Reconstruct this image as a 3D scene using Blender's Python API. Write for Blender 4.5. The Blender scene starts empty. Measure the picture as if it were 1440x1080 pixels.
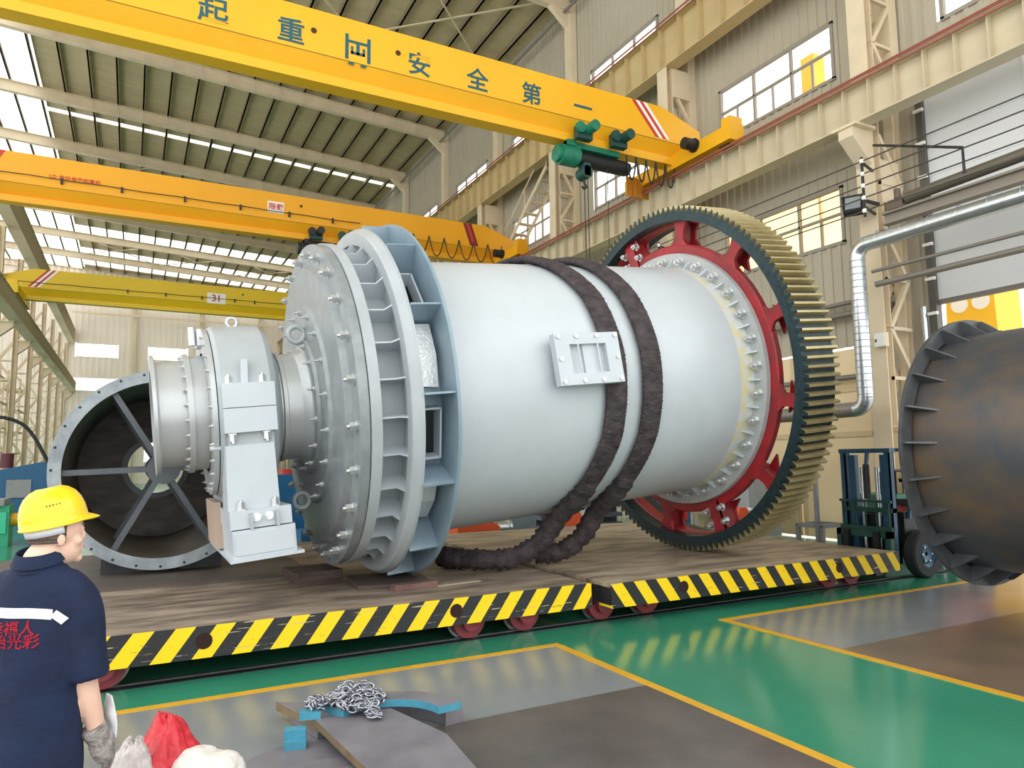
import bpy, math, random
from mathutils import Matrix, Vector, noise
random.seed(7)
SC = bpy.context.scene
COL = SC.collection
PI = math.pi
# ------------------------------------------------------------------ camera
R3 = Matrix(((0.88307182, 0.03877325 * -1, -0.46763319), (-0.46908714, -0.09820142, -0.87767519), (-0.01189192, 0.99441094, -0.10490694)))
cam_d = bpy.data.cameras.new('camera'); cam = bpy.data.objects.new('camera', cam_d); COL.objects.link(cam)
cam_d.sensor_width = 36.0; cam_d.lens = 36.0 * 1001.0 / 1440.0; cam_d.clip_end = 400; cam_d.clip_start = .05
cam.matrix_world = Matrix.Translation((0, 0, 1.9)) @ R3.to_4x4()
SC.camera = cam
# ------------------------------------------------------------------ sky and exposure
W = bpy.data.worlds.new('sky'); SC.world = W; W.use_nodes = True
nt = W.node_tree; bg = nt.nodes['Background']
bg.inputs['Color'].default_value = (1.0, 0.985, 0.96, 1); bg.inputs['Strength'].default_value = 1.6
SC.view_settings.view_transform = 'Standard'; SC.view_settings.look = 'None'
SC.view_settings.gamma = 1; SC.view_settings.use_curve_mapping = False
SC.view_settings.exposure = 0.62
SC.cycles.max_bounces = 8; SC.cycles.diffuse_bounces = 5
# ------------------------------------------------------------------ materials
def lin(h):
    h = h.lstrip('#'); c = [int(h[i:i + 2], 16) / 255 for i in (0, 2, 4)]
    return tuple(x / 12.92 if x <= .04045 else ((x + .055) / 1.055) ** 2.4 for x in c) + (1,)
MATS = {}
def mat(name, col, rough=.5, metal=0., var=.0, scale=4., col2=None, bump=0., stretch=(1, 1, 1), bscale=None, spec=.5, coat=0., thr=None):
    if name in MATS: return MATS[name]
    m = bpy.data.materials.new(name); m.use_nodes = True; t = m.node_tree; b = t.nodes['Principled BSDF']
    b.inputs['Roughness'].default_value = rough; b.inputs['Metallic'].default_value = metal
    b.inputs['Specular IOR Level'].default_value = spec
    if coat: b.inputs['Coat Weight'].default_value = coat; b.inputs['Coat Roughness'].default_value = .1
    c = lin(col); b.inputs['Base Color'].default_value = c
    if var or col2 or bump:
        tc = t.nodes.new('ShaderNodeTexCoord'); mp = t.nodes.new('ShaderNodeMapping'); mp.inputs['Scale'].default_value = stretch
        t.links.new(tc.outputs['Object'], mp.inputs['Vector'])
        nz = t.nodes.new('ShaderNodeTexNoise'); nz.inputs['Scale'].default_value = scale; nz.inputs['Detail'].default_value = 6; nz.inputs['Roughness'].default_value = .6
        t.links.new(mp.outputs['Vector'], nz.inputs['Vector'])
        if var or col2:
            cr = t.nodes.new('ShaderNodeValToRGB')
            d = lin(col2) if col2 else tuple(x * (1 - var) for x in c[:3]) + (1,)
            lo, hi = thr or (.35, .65)
            cr.color_ramp.elements[0].position = lo; cr.color_ramp.elements[0].color = d
            cr.color_ramp.elements[1].position = hi; cr.color_ramp.elements[1].color = c
            t.links.new(nz.outputs['Fac'], cr.inputs['Fac']); t.links.new(cr.outputs['Color'], b.inputs['Base Color'])
        if bump:
            bn = t.nodes.new('ShaderNodeTexNoise'); bn.inputs['Scale'].default_value = bscale or scale * 4; bn.inputs['Detail'].default_value = 4
            t.links.new(mp.outputs['Vector'], bn.inputs['Vector'])
            bp = t.nodes.new('ShaderNodeBump'); bp.inputs['Strength'].default_value = bump; bp.inputs['Distance'].default_value = .02
            t.links.new(bn.outputs['Fac'], bp.inputs['Height']); t.links.new(bp.outputs['Normal'], b.inputs['Normal'])
    MATS[name] = m; return m
def stripe_mat(name, sign):
    m = bpy.data.materials.new(name); m.use_nodes = True; t = m.node_tree; b = t.nodes['Principled BSDF']; b.inputs['Roughness'].default_value = .5
    tc = t.nodes.new('ShaderNodeTexCoord'); sx = t.nodes.new('ShaderNodeSeparateXYZ'); t.links.new(tc.outputs['Object'], sx.inputs[0])
    def mth(op, a, bb):
        n = t.nodes.new('ShaderNodeMath'); n.operation = op
        for i, v in enumerate((a, bb)):
            if isinstance(v, (int, float)): n.inputs[i].default_value = v
            else: t.links.new(v, n.inputs[i])
        return n.outputs[0]
    ph = mth('ADD', mth('DIVIDE', mth('ADD', sx.outputs['X'], mth('MULTIPLY', sx.outputs['Z'], -.72 * sign)), .3265), 40.35 if sign > 0 else 40.6)
    fr = mth('FRACT', ph, 0); st = mth('GREATER_THAN', fr, .5)
    nz = t.nodes.new('ShaderNodeTexNoise'); nz.inputs['Scale'].default_value = 9; nz.inputs['Detail'].default_value = 8; nz.inputs['Roughness'].default_value = .75
    mp = t.nodes.new('ShaderNodeMapping'); mp.inputs['Scale'].default_value = (.5, 1, 4); t.links.new(tc.outputs['Object'], mp.inputs[0]); t.links.new(mp.outputs[0], nz.inputs['Vector'])
    mx = t.nodes.new('ShaderNodeMix'); mx.data_type = 'RGBA'; mx.inputs['A'].default_value = lin('23262a'); mx.inputs['B'].default_value = lin('f7d30c')
    t.links.new(st, mx.inputs['Factor'])
    wr = mth('GREATER_THAN', nz.outputs['Fac'], .63)
    mx2 = t.nodes.new('ShaderNodeMix'); mx2.data_type = 'RGBA'; mx2.inputs['B'].default_value = lin('6b5a3c'); t.links.new(mx.outputs['Result'], mx2.inputs['A']); t.links.new(wr, mx2.inputs['Factor'])
    nz2 = t.nodes.new('ShaderNodeTexNoise'); nz2.inputs['Scale'].default_value = 5; nz2.inputs['Detail'].default_value = 5; mp2 = t.nodes.new('ShaderNodeMapping'); mp2.inputs['Scale'].default_value = (.5, 1, 9); mp2.inputs['Rotation'].default_value = (0, .05, 0)
    t.links.new(tc.outputs['Object'], mp2.inputs[0]); t.links.new(mp2.outputs[0], nz2.inputs['Vector'])
    w2 = mth('GREATER_THAN', nz2.outputs['Fac'], .665)
    mx3 = t.nodes.new('ShaderNodeMix'); mx3.data_type = 'RGBA'; mx3.inputs['B'].default_value = lin('c4b48c'); t.links.new(mx2.outputs['Result'], mx3.inputs['A']); t.links.new(w2, mx3.inputs['Factor'])
    t.links.new(mx3.outputs['Result'], b.inputs['Base Color']); return m
def translucent(name, col, f=.5):
    m = bpy.data.materials.new(name); m.use_nodes = True; t = m.node_tree; t.nodes.clear()
    o = t.nodes.new('ShaderNodeOutputMaterial'); a = t.nodes.new('ShaderNodeBsdfTranslucent'); tr = t.nodes.new('ShaderNodeBsdfTransparent'); x = t.nodes.new('ShaderNodeMixShader')
    a.inputs[0].default_value = lin(col); tr.inputs[0].default_value = lin(col); x.inputs[0].default_value = f
    t.links.new(a.outputs[0], x.inputs[1]); t.links.new(tr.outputs[0], x.inputs[2]); t.links.new(x.outputs[0], o.inputs[0]); return m
def glass(name, col='ffffff'):
    m = bpy.data.materials.new(name); m.use_nodes = True; t = m.node_tree; t.nodes.clear()
    o = t.nodes.new('ShaderNodeOutputMaterial'); g = t.nodes.new('ShaderNodeBsdfGlossy'); g.inputs['Roughness'].default_value = .1; tr = t.nodes.new('ShaderNodeBsdfTransparent'); x = t.nodes.new('ShaderNodeMixShader')
    tr.inputs[0].default_value = lin(col); x.inputs[0].default_value = .06
    t.links.new(tr.outputs[0], x.inputs[1]); t.links.new(g.outputs[0], x.inputs[2]); t.links.new(x.outputs[0], o.inputs[0]); return m
# ------------------------------------------------------------------ mesh helpers
class MB:
    def __init__(s): s.v = []; s.f = []; s.mi = []; s.sm = []; s.cur = 0
    def add(s, vs, fs, smooth=False, M=None):
        o = len(s.v)
        s.v += [tuple(M @ Vector(p)) for p in vs] if M else [tuple(p) for p in vs]
        for f in fs: s.f.append(tuple(i + o for i in f)); s.mi.append(s.cur); s.sm.append(smooth)
        return s
    def box(s, a, b, M=None):
        x0, y0, z0 = a; x1, y1, z1 = b
        return s.add([(x0, y0, z0), (x1, y0, z0), (x1, y1, z0), (x0, y1, z0), (x0, y0, z1), (x1, y0, z1), (x1, y1, z1), (x0, y1, z1)],
                     [(0, 3, 2, 1), (4, 5, 6, 7), (0, 1, 5, 4), (1, 2, 6, 5), (2, 3, 7, 6), (3, 0, 4, 7)], False, M)
    def bar(s, p, q, w, h=None, up=(0, 0, 1)):
        p = Vector(p); q = Vector(q); d = (q - p); L = d.length; d.normalize(); u = Vector(up)
        if abs(d.dot(u)) > .98: u = Vector((1, 0, 0))
        r = d.cross(u).normalized(); u = r.cross(d); h = h or w
        M = Matrix((r, d, u)).transposed().to_4x4(); M.translation = p
        return s.box((-w / 2, 0, -h / 2), (w / 2, L, h / 2), M)
    def cyl(s, p, q, r, n=16, r2=None, caps=True, smooth=True):
        p = Vector(p); q = Vector(q); d = (q - p).normalized(); u = Vector((0, 0, 1)) if abs(d.z) < .95 else Vector((1, 0, 0))
        a = d.cross(u).normalized(); b = a.cross(d); r2 = r if r2 is None else r2; vs = []
        for c, rr in ((p, r), (q, r2)):
            vs += [c + rr * (math.cos(2 * PI * i / n) * a + math.sin(2 * PI * i / n) * b) for i in range(n)]
        s.add(vs, [(i, (i + 1) % n, n + (i + 1) % n, n + i) for i in range(n)], smooth)
        if caps: s.add(vs[:n], [tuple(range(n))[::-1]]); s.add(vs[n:], [tuple(range(n))])
        return s
    def lathe(s, prof, n=96, axis='X', closed=False, a0=0, a1=2 * PI, smooth=True):
        full = abs(a1 - a0 - 2 * PI) < 1e-6; k = n if full else n + 1
        def pt(t, r, a):
            c, d = r * math.cos(a), r * math.sin(a)
            return (t, -c, d) if axis == 'X' else ((c, t, d) if axis == 'Y' else (c, d, t))
        segs = list(zip(prof[:-1], prof[1:])) + ([(prof[-1], prof[0])] if closed else [])
        for (t0, r0), (t1, r1) in segs:
            vs = [pt(t0, r0, a0 + (a1 - a0) * i / n) for i in range(k)] + [pt(t1, r1, a0 + (a1 - a0) * i / n) for i in range(k)]
            s.add(vs, [(i, (i + 1) % k, k + (i + 1) % k, k + i) for i in range(n)], smooth)
        return s
    def prism(s, poly, h0, h1, axis='Y', M=None):
        n = len(poly)
        def pt(a, b, h): return (a, h, b) if axis == 'Y' else ((h, a, b) if axis == 'X' else (a, b, h))
        vs = [pt(a, b, h0) for a, b in poly] + [pt(a, b, h1) for a, b in poly]
        return s.add(vs, [tuple(range(n)), tuple(range(n, 2 * n))[::-1]] + [(i, n + i, n + (i + 1) % n, (i + 1) % n) for i in range(n)], False, M)
    def tube(s, pts, r, n=10, caps=True, flat=1., rf=None):
        pts = [Vector(p) for p in pts]; N = len(pts); rings = []; prev = None
        for i, p in enumerate(pts):
            d = (pts[min(i + 1, N - 1)] - pts[max(i - 1, 0)]).normalized()
            if prev is None:
                u = Vector((0, 0, 1)) if abs(d.z) < .9 else Vector((1, 0, 0)); a = d.cross(u).normalized()
            else:
                a = (prev - d * prev.dot(d)).normalized()
            b = a.cross(d); prev = a; rr = rf(i) if rf else r
            rings.append([p + rr * (math.cos(2 * PI * j / n) * a + flat * math.sin(2 * PI * j / n) * b) for j in range(n)])
        vs = [v for rg in rings for v in rg]
        s.add(vs, [(i * n + j, i * n + (j + 1) % n, (i + 1) * n + (j + 1) % n, (i + 1) * n + j) for i in range(N - 1) for j in range(n)], True)
        if caps: s.add(rings[0], [tuple(range(n))[::-1]]); s.add(rings[-1], [tuple(range(n))])
        return s
    def ball(s, c, r, n=16, m=10, sc=(1, 1, 1), M=None):
        vs = []; c = Vector(c)
        for i in range(m + 1):
            th = PI * i / m
            for j in range(n):
                ph = 2 * PI * j / n; vs.append((c.x + r * sc[0] * math.sin(th) * math.cos(ph), c.y + r * sc[1] * math.sin(th) * math.sin(ph), c.z + r * sc[2] * math.cos(th)))
        return s.add(vs, [(i * n + j, (i + 1) * n + j, (i + 1) * n + (j + 1) % n, i * n + (j + 1) % n) for i in range(m) for j in range(n)], True, M)
    def loft(s, rings, caps=True, smooth=True):
        n = len(rings[0]); vs = [v for r in rings for v in r]
        s.add(vs, [(i * n + j, i * n + (j + 1) % n, (i + 1) * n + (j + 1) % n, (i + 1) * n + j) for i in range(len(rings) - 1) for j in range(n)], smooth)
        if caps: s.add(rings[0], [tuple(range(n))[::-1]], smooth); s.add(rings[-1], [tuple(range(n))], smooth)
        return s
    def torus(s, c, R, r, M=None, n=16, m=8, sx=1.):
        vs = []
        for i in range(n):
            a = 2 * PI * i / n
            for j in range(m):
                b = 2 * PI * j / m; vs.append(((R + r * math.cos(b)) * math.cos(a) * sx, (R + r * math.cos(b)) * math.sin(a), r * math.sin(b)))
        T = Matrix.Translation(c) @ (M or Matrix())
        return s.add(vs, [(i * m + j, ((i + 1) % n) * m + j, ((i + 1) % n) * m + (j + 1) % m, i * m + (j + 1) % m) for i in range(n) for j in range(m)], True, T)
    def mesh(s, name, *mats):
        me = bpy.data.meshes.new(name); me.from_pydata(s.v, [], s.f)
        for m in mats: me.materials.append(m)
        me.polygons.foreach_set('material_index', s.mi); me.polygons.foreach_set('use_smooth', s.sm); me.update(); return me
    def build(s, name, mats, parent=None, M=None):
        if not isinstance(mats, (list, tuple)): mats = [mats]
        return inst(name, s.mesh(name, *mats), parent, M)
def inst(name, me, parent=None, M=None):
    o = bpy.data.objects.new(name, me); COL.objects.link(o)
    if parent: o.parent = parent
    if M is not None: o.matrix_local = M
    return o
def tag(o, label=None, cat=None, group=None, kind=None):
    if label: o['label'] = label
    if cat: o['category'] = cat
    if group: o['group'] = group
    if kind: o['kind'] = kind
    return o
def thing(name, label, cat, loc=(0, 0, 0), rotz=0., group=None, kind=None):
    o = bpy.data.objects.new(name, None); COL.objects.link(o); o.location = loc; o.rotation_euler = (0, 0, rotz); o.empty_display_size = .2
    return tag(o, label, cat, group, kind)
def weld(o, d=1e-4):
    m = o.modifiers.new('weld', 'WELD'); m.merge_threshold = d
def text_mesh(body, size):
    c = bpy.data.curves.new('txt', 'FONT'); c.body = body; c.size = size; c.align_x = 'CENTER'; c.align_y = 'CENTER'; c.offset = size * .014; c.extrude = .004
    o = bpy.data.objects.new('txt', c); COL.objects.link(o); bpy.context.view_layer.update()
    dg = bpy.context.evaluated_depsgraph_get(); me = bpy.data.meshes.new_from_object(o.evaluated_get(dg))
    bpy.data.objects.remove(o); bpy.data.curves.remove(c); return me
T = Matrix.Translation
def RX(a): return Matrix.Rotation(a, 4, 'X')
def RY(a): return Matrix.Rotation(a, 4, 'Y')
def RZ(a): return Matrix.Rotation(a, 4, 'Z')
# palette
STEEL = mat('cream_steel', 'e2d3b6', .55, 0, .12, 1.2, bump=.05)
STEEL2 = mat('cream_steel_beam', 'd3c7aa', .6, 0, .16, 1.0, stretch=(1, .25, 1))
SIDE = mat('ribbed_siding', 'b7b09d', .6, 0, .08, .5)
WHITEW = mat('end_wall_paint', 'f3e8da', .7, 0, .05, .3)
ROOF = mat('roof_sheet', 'd0c09c', .7, 0, .15, .8, stretch=(1, 3, 1))
PURL = mat('purlin_steel', '8f8267', .7)
CRANEY = mat('crane_yellow', 'f6b81d', .42, 0, .06, .8)
CRANEY3 = mat('crane_lemon', 'e8c41e', .45, 0, .05, .8)
GREENH = mat('hoist_green', '1f8266', .45, 0, .3, 5)
BLACKM = mat('black_metal', '22262a', .45, .2, .2, 5)
DARKST = mat('dark_steel', '3b3d40', .45, .5, .3, 6)
MILLW = mat('mill_paint', 'c1cbd2', .34, 0, .07, 1.6, bump=.03)
MILLG = mat('mill_grey_paint', 'acb5ba', .36, 0, .10, 3, bump=.03)
CASTG = mat('cast_head_grey', '939b9f', .34, .15, .22, 5, bump=.06)
MACHST = mat('machined_steel', 'bcc2c4', .34, .35, .06, 14, stretch=(8, 1, 1))
BLUEG = mat('compartment_grey_blue', '8ba2b0', .36, .1, .14, 4)
SILVER = mat('silver_panel', 'e3e7ea', .28, .35, .12, 9, bump=.3, bscale=30)
BOLTM = mat('bolt_zinc', 'd6dadd', .3, .8, .1, 20)
GEARR = mat('gear_red', 'a81f2a', .42, 0, .3, 4, col2='7d2527')
GEARD = mat('gear_dark_rim', '33474c', .4, .55, .35, 12)
TOOTH = mat('tooth_brass_grey', 'b9ac7f', .3, .6, .2, 10)
YELLOWL = mat('floor_line_yellow', 'd9a62b', .4, 0, .15, 6)
RED = mat('red_paint', 'c23a30', .5)
WHITE = mat('white_paint', 'f2f0ec', .5)
TEAL = mat('lettering_teal', '1c6273', .6, 0, .25, 20)
PIPE = mat('pipe_grey', '86827a', .5, .3)
GALV = mat('galvanised', 'c9d2d6', .25, .8, .15, 12)
GL = glass('window_glass'); GLC = glass('cream_film_glass', 'f9eccb')
# ================================================================== THE HALL
YK = [8.95 + 6.1 * k for k in range(12)]
YEND = 76.05; XR = 14.1; XL = -5.3
def rb(x): return 18.55 + (13.9 - x) * .0494          # underside of the rafters
EPOXY = mat('green_epoxy', '3b9074', .14, 0, .0, .35, col2='348268', stretch=(1, .6, 1), bump=.02, bscale=60)
GREYF = mat('grey_floor_paint', '82898d', .22, 0, .12, 1.2, bump=.03, bscale=40)
PLATEF = mat('brown_steel_floor', '696360', .3, .15, .0, 1.6, col2='575250', bump=.08, bscale=25)
PLATEF2 = mat('rust_steel_floor', '86735f', .28, .15, .0, 1.1, col2='6d6258', bump=.08, bscale=25)
OUTG = mat('yard_concrete', 'c9c4ba', .9, 0, .1, .4)
m = MB(); m.box((-14, -5, -.2), (XR, YEND, 0)); FLOOR = tag(m.build('floor', EPOXY), 'glossy green epoxy workshop floor', 'floor', kind='structure')
def slab(name, a, b, z, mt): return MB().box((a[0], a[1], .0), (b[0], b[1], z)).build(name, mt, FLOOR)
slab('painted_zone', (-13, 4.95), (3.87, 6.40), .004, GREYF); slab('steel_floor_plate', (-13, -4.5), (3.87, 4.95), .007, PLATEF)
slab('painted_zone', (6.22, 4.88), (13.6, 6.36), .004, GREYF); slab('steel_floor_plate', (6.22, -4.5), (13.6, 4.88), .007, PLATEF2)
for a, b in (((-13, 6.40), (3.95, 6.49)), ((3.87, -4.5), (3.96, 6.40)), ((6.13, -4.5), (6.22, 6.36)), ((6.13, 6.36), (13.6, 6.45))): slab('yellow_line', a, b, .008, YELLOWL)
RAILM = mat('rail_steel', '8f9593', .3, .7, .2, 6)
for y in (7.05, 11.6):
    MB().box((-13, y + .13, 0), (13, y + .19, .012)).build('rail', RAILM, FLOOR)
    MB().box((-13, y + .02, 0), (13, y + .11, .006)).build('rail_slot', BLACKM, FLOOR)
tag(MB().box((XR + .25, -40, -.3), (90, 130, -.05)).build('yard_ground', OUTG), 'pale concrete yard outside the roller door', 'ground', kind='structure')
# ---------------------------------------------------------------- right wall
WZ = [(6.70, 8.02), (10.6, 12.0), (14.5, 15.75)]
WINS = []
for k in range(-1, 10):
    y0 = 8.95 + 6.1 * k
    for bi, (a, b) in enumerate(WZ):
        if k == -1 and bi == 0: continue
        WINS.append((y0 + 1.35, y0 + 4.95, a, b, k, bi))
HOLES = [(a, b, c, d) for a, b, c, d, _, _ in WINS] + [(2.9, 8.35, -1, 9.15), (9.75, 13.9, -1, 4.3)]
def siding(y0, y1, z0, z1, holes, x, pitch=.26, amp=.035, sgn=-1):
    mb = MB(); n = int((y1 - y0) / pitch)
    for i in range(n):
        a = y0 + i * pitch; c = a + pitch / 2
        zs = [(z0, z1)]
        for h in holes:
            if h[0] - .01 <= c <= h[1] + .01:
                nz = []
                for p, q in zs:
                    if h[3] <= p or h[2] >= q: nz.append((p, q)); continue
                    if h[2] > p: nz.append((p, h[2]))
                    if h[3] < q: nz.append((h[3], q))
                zs = nz
        pr = [(a, 0), (a + pitch * .55, 0), (a + pitch * .62, amp), (a + pitch * .93, amp), (a + pitch, 0)]
        for p, q in zs:
            vs = [(x + sgn * d, y, p) for y, d in pr] + [(x + sgn * d, y, q) for y, d in pr]
            mb.add(vs, [(j, j + 1, 6 + j, 5 + j) for j in range(4)])
    return mb
WALLR = tag(siding(2.2, YEND, 0, rb(XR) + .78, HOLES, XR).build('wall_right', SIDE), 'beige ribbed metal siding wall on the right', 'wall', kind='structure')
MB().box((XR + .06, 2.2, 15.76), (XR + .1, YEND, 19.4)).build('outer_sheet', SIDE, WALLR)
FR = mat('window_frame', '9a9488', .5)
pane_me = {}
def window(idx, y0, y1, z0, z1, x, label, GL=GL):
    w = thing('window_%d' % idx, label, 'window', (x, y0, z0), kind='structure'); L = y1 - y0; H = z1 - z0; t = .05; hm = H * .52
    f = MB(); f.box((-.05, -.03, -.03), (.05, L + .03, t)).box((-.05, -.03, H - t), (.05, L + .03, H + .03)).box((-.05, -.03, 0), (.05, t, H)).box((-.05, L - t, 0), (.05, L + .03, H))
    f.build('window_frame', FR, w)
    g = MB()
    for i in (1, 2): g.box((-.04, L * i / 3 - .03, 0), (.04, L * i / 3 + .03, H))
    g.box((-.04, 0, hm - .025), (.04, L, hm + .025))
    for i in range(3): g.box((-.03, L * (i + .5) / 3 - .02, 0), (.03, L * (i + .5) / 3 + .02, hm))
    g.build('mullion', FR, w)
    key = (round(L, 2), round(H, 2), GL.name)
    if key not in pane_me:
        pane_me[key] = (MB().box((-.004, 0, 0), (.004, L / 3 - .06, H - hm - .04)).mesh('pane', GL), MB().box((-.004, 0, 0), (.004, L / 6 - .05, hm - .05)).mesh('pane', GL))
    a, b = pane_me[key]
    for i in range(3): inst('pane', a, w, T((0, L * i / 3 + .03, hm + .025)))
    for i in range(6): inst('pane', b, w, T((0, L * i / 6 + .025, .03)))
    return w
ORD = ['nearest the roller door', 'second from the roller door', 'third from the roller door', 'fourth from the roller door', 'fifth from the roller door', 'sixth from the roller door', 'seventh from the roller door', 'eighth from the roller door', 'ninth from the roller door', 'tenth from the roller door', 'eleventh from the roller door', 'twelfth from the roller door']
RN = ['window under the lower crane rail', 'window between the two crane rails', 'narrow window strip above the upper crane rail']
for i, (a, b, c, d, k, bi) in enumerate(WINS):
    window(i + 1, a, b, c, d, XR, 'right wall %s, %s' % (RN[bi], 'directly above the roller door' if k == -1 else ORD[k]), GLC if bi == 0 else GL)
# cream gate under the windows
GATE = mat('cream_gate', 'f1dcb2', .55, 0, .05, 1)
g = thing('door_2', 'cream double-leaf gate in the right wall behind the forklift', 'door', (XR - .02, 9.75, 0), kind='structure')
for i in range(2):
    y = i * 2.07
    MB().box((-.02, y + .02, .03), (.02, y + 2.05, 4.25)).build('door_leaf', GATE, g)
    MB().box((-.05, y + .02, 2.3), (-.02, y + 2.05, 2.42)).box((-.05, y + .02, .05), (-.02, y + .14, 4.25)).box((-.05, y + 1.93, .05), (-.02, y + 2.05, 4.25)).box((-.05, y + .02, 3.3), (-.02, y + 2.05, 3.42)).build('door_stile', mat('cream_trim', 'd8c29a', .5), g)
MB().box((-.09, 1.9, 1.6), (-.05, 1.95, 1.9)).build('handle', DARKST, g)
# roller door
DOORM = mat('roller_door_white', 'dfe3e6', .45, 0, .07, .6, stretch=(1, .3, 1.5))
d = thing('door_1', 'half raised white sectional roller door on the right', 'door', (XR - .06, 2.9, 4.94), kind='structure')
for i in range(5): MB().box((-.02, .05, i * .845 + .006), (.02, 5.4, i * .845 + .84)).build('door_panel', DOORM, d)
MB().box((-.05, .0, -.09), (.05, 5.45, .0)).build('bottom_rail', mat('door_rail', '77756f', .5, .3), d)
for y in (1.55, 3.5): MB().box((-.035, y, 0), (-.02, y + .03, 4.2)).build('seam_strip', WHITE, d)
MB().box((-.12, 5.36, -4.9), (.06, 5.5, 4.2)).build('guide_rail', mat('door_guide', '5c5a55', .5, .2), d)
g = d
for i in range(7): MB().box((-.17, 5.33, -.3 + i * .7), (-.11, 5.52, -.24 + i * .7)).build('bracket', WHITE, g)
MB().cyl((-.1, 5.62, -4.9), (-.1, 5.62, -.1), .07, 10).build('post', GALV, g)
# yellow posts outside
YP = mat('outdoor_yellow', 'f6c02a', .5, 0, .05, 1)
t = thing('yard_mast', 'yellow lifting frame leg outside, seen under the roller door', 'mast', (20.5, 10.9, -.05)); q = .62
MB().prism([(-q * 1.3, 0), (q * 1.3, 0), (q, 6.4), (-q, 6.4)], -q, q, 'X').build('mast_body', YP, t)
MB().box((-q * 1.6, -q * 1.6, 0), (q * 1.6, q * 1.6, .1)).build('foot_plate', YP, t)
MB().cyl((-q - .05, .25, 6.0), (-q, .25, 6.0), .22, 16).cyl((-q - .05, -.3, 6.0), (-q, -.3, 6.0), .22, 16).build('lightening_hole', WHITE, t)
for y, dz, lab in ((17.0, 0, 'yellow gantry cabin outside, seen through the window nearest the roller door'), (21.0, -.9, 'yellow gantry cabin outside, at the far end of the window nearest the roller door')):
    t = thing('gantry_cabin', lab, 'cabin', (22, y, -.05), group='yellow yard gantry cabins')
    MB().box((-.05, -.05, 0), (.05, .05, 15.2 + dz)).build('cabin_post', WHITE, t)
    MB().prism([(-.22, 15.2), (.22, 15.2), (.28, 15.4), (.28, 16.8), (-.28, 16.8), (-.28, 15.4)], -.3, .3, 'X', T((0, 0, dz))).build('cabin_body', YP, t)
# ---------------------------------------------------------------- columns
def column(k, side):
    y = YK[k]; right = side == 'R'
    c = thing('steel_column', ('cream lattice steel column on the right wall, ' + ORD[k]) if right else 'cream lattice steel column on the left, %s from the end wall' % ['first', 'second', 'third', 'fourth', 'fifth', 'sixth', 'seventh', 'eighth', 'ninth', 'tenth'][11 - k], 'column', (13.0 if right else XL - .3, y, 0), group='lattice columns right' if right else 'lattice columns left', kind='structure')
    s = 1 if right else -1
    def bx(mb, x0, x1, y0, y1, z0, z1): return mb.box((min(s * x0, s * x1), y0, z0), (max(s * x0, s * x1), y1, z1))
    m = MB(); bx(m, 0, .025, -.2, .2, 0, 12.97); bx(m, .025, .2, -.012, .012, 0, 12.97); bx(m, .2, .225, -.2, .2, 0, 12.97); m.build('inner_leg', STEEL, c)
    m = MB(); zt = rb(13.9) + .3 if right else rb(XL) + .2
    bx(m, .84, .865, -.1, .1, 0, zt); bx(m, .865, 1.05, -.015, .015, 0, zt); bx(m, 1.03, 1.06, -.1, .1, 0, zt)
    if right: bx(m, .8, 1.06, -.22, .22, 9.6, zt); m.build('outer_leg', STEEL, c)
    z = .4; i = 0
    lace = MB()
    while z < 12.4:
        if not (8.3 < z < 9.3):
            for yy in (-.17, .17):
                a, b = ((.2, z), (.86, z + 1.0)) if i % 2 == 0 else ((.86, z), (.2, z + 1.0))
                lace.bar((s * a[0], yy, a[1]), (s * b[0], yy, b[1]), .09, .09)
                lace.bar((s * .2, yy, z), (s * .86, yy, z), .07, .07)
        z += 1.0; i += 1
    lace.build('lacing', STEEL, c)
    m = MB()                                                    # corbels under the two crane rails
    m.prism([(0, 8.5), (-s * .55, 8.5), (-s * .55, 8.25), (0, 7.75)], -.16, .16, 'Y')
    bx(m, -.6, .02, -.28, .28, 8.44, 8.5); m.build('corbel', STEEL, c)
    m = MB(); bx(m, .23, .83, -.18, .18, 7.0, 7.9)
    if right: m.build('gusset_box', STEEL, c)
    m = MB(); bx(m, .23, .83, -.24, .24, 12.1, 12.95)
    if right: m.build('upper_corbel', STEEL, c)
    return c
for k in range(0, 12): column(k, 'R')
for k in range(4, 12): column(k, 'L')
# ---------------------------------------------------------------- runway beams
def runway(x, z0, z1, y0, y1, name, label, rail=True, w=.36, side=-1, pitch=.56, mt=None):
    b = thing(name, label, 'crane rail', (x, y0, z0), kind='structure'); L = y1 - y0; H = z1 - z0
    STEEL2 = mt or MATS['cream_steel_beam']
    MB().box((-.01, 0, .03), (.01, L, H - .03)).build('web', STEEL2, b)
    MB().box((-w / 2, 0, 0), (w / 2, L, .03)).build('bottom_flange', STEEL2, b)
    MB().box((-w / 2, 0, H - .03), (w / 2, L, H)).build('top_flange', STEEL2, b)
    me = MB().box((-w / 2 + .01, -.01, .03), (w / 2 - .01, .01, H - .03)).mesh('stiffener', STEEL2)
    n = int(L / pitch)
    for i in range(n): inst('stiffener', me, b, T((0, .3 + i * pitch, 0)))
    if rail:
        MB().box((-.06, 0, H), (.06, L, H + .09)).build('rail', mat('rust_rail', '8a5a44', .6, .3, .2, 5), b)
        MB().tube([(-w / 2 - .05, 0, H - .06), (-w / 2 - .05, L, H - .06)], .018, 6).tube([(-w / 2 - .09, 0, H + .0), (-w / 2 - .09, L, H + .0)], .018, 6).tube([(-w / 2 - .05, 0, H + .06), (-w / 2 - .05, L, H + .06)], .018, 6).build('conductor_bar', mat('copper_red', '9c5a48', .5), b)
    return b
runway(12.68, 8.5, 9.33, 2.0, YEND, 'runway_beam', 'lower crane rail beam along the right wall')
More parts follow.
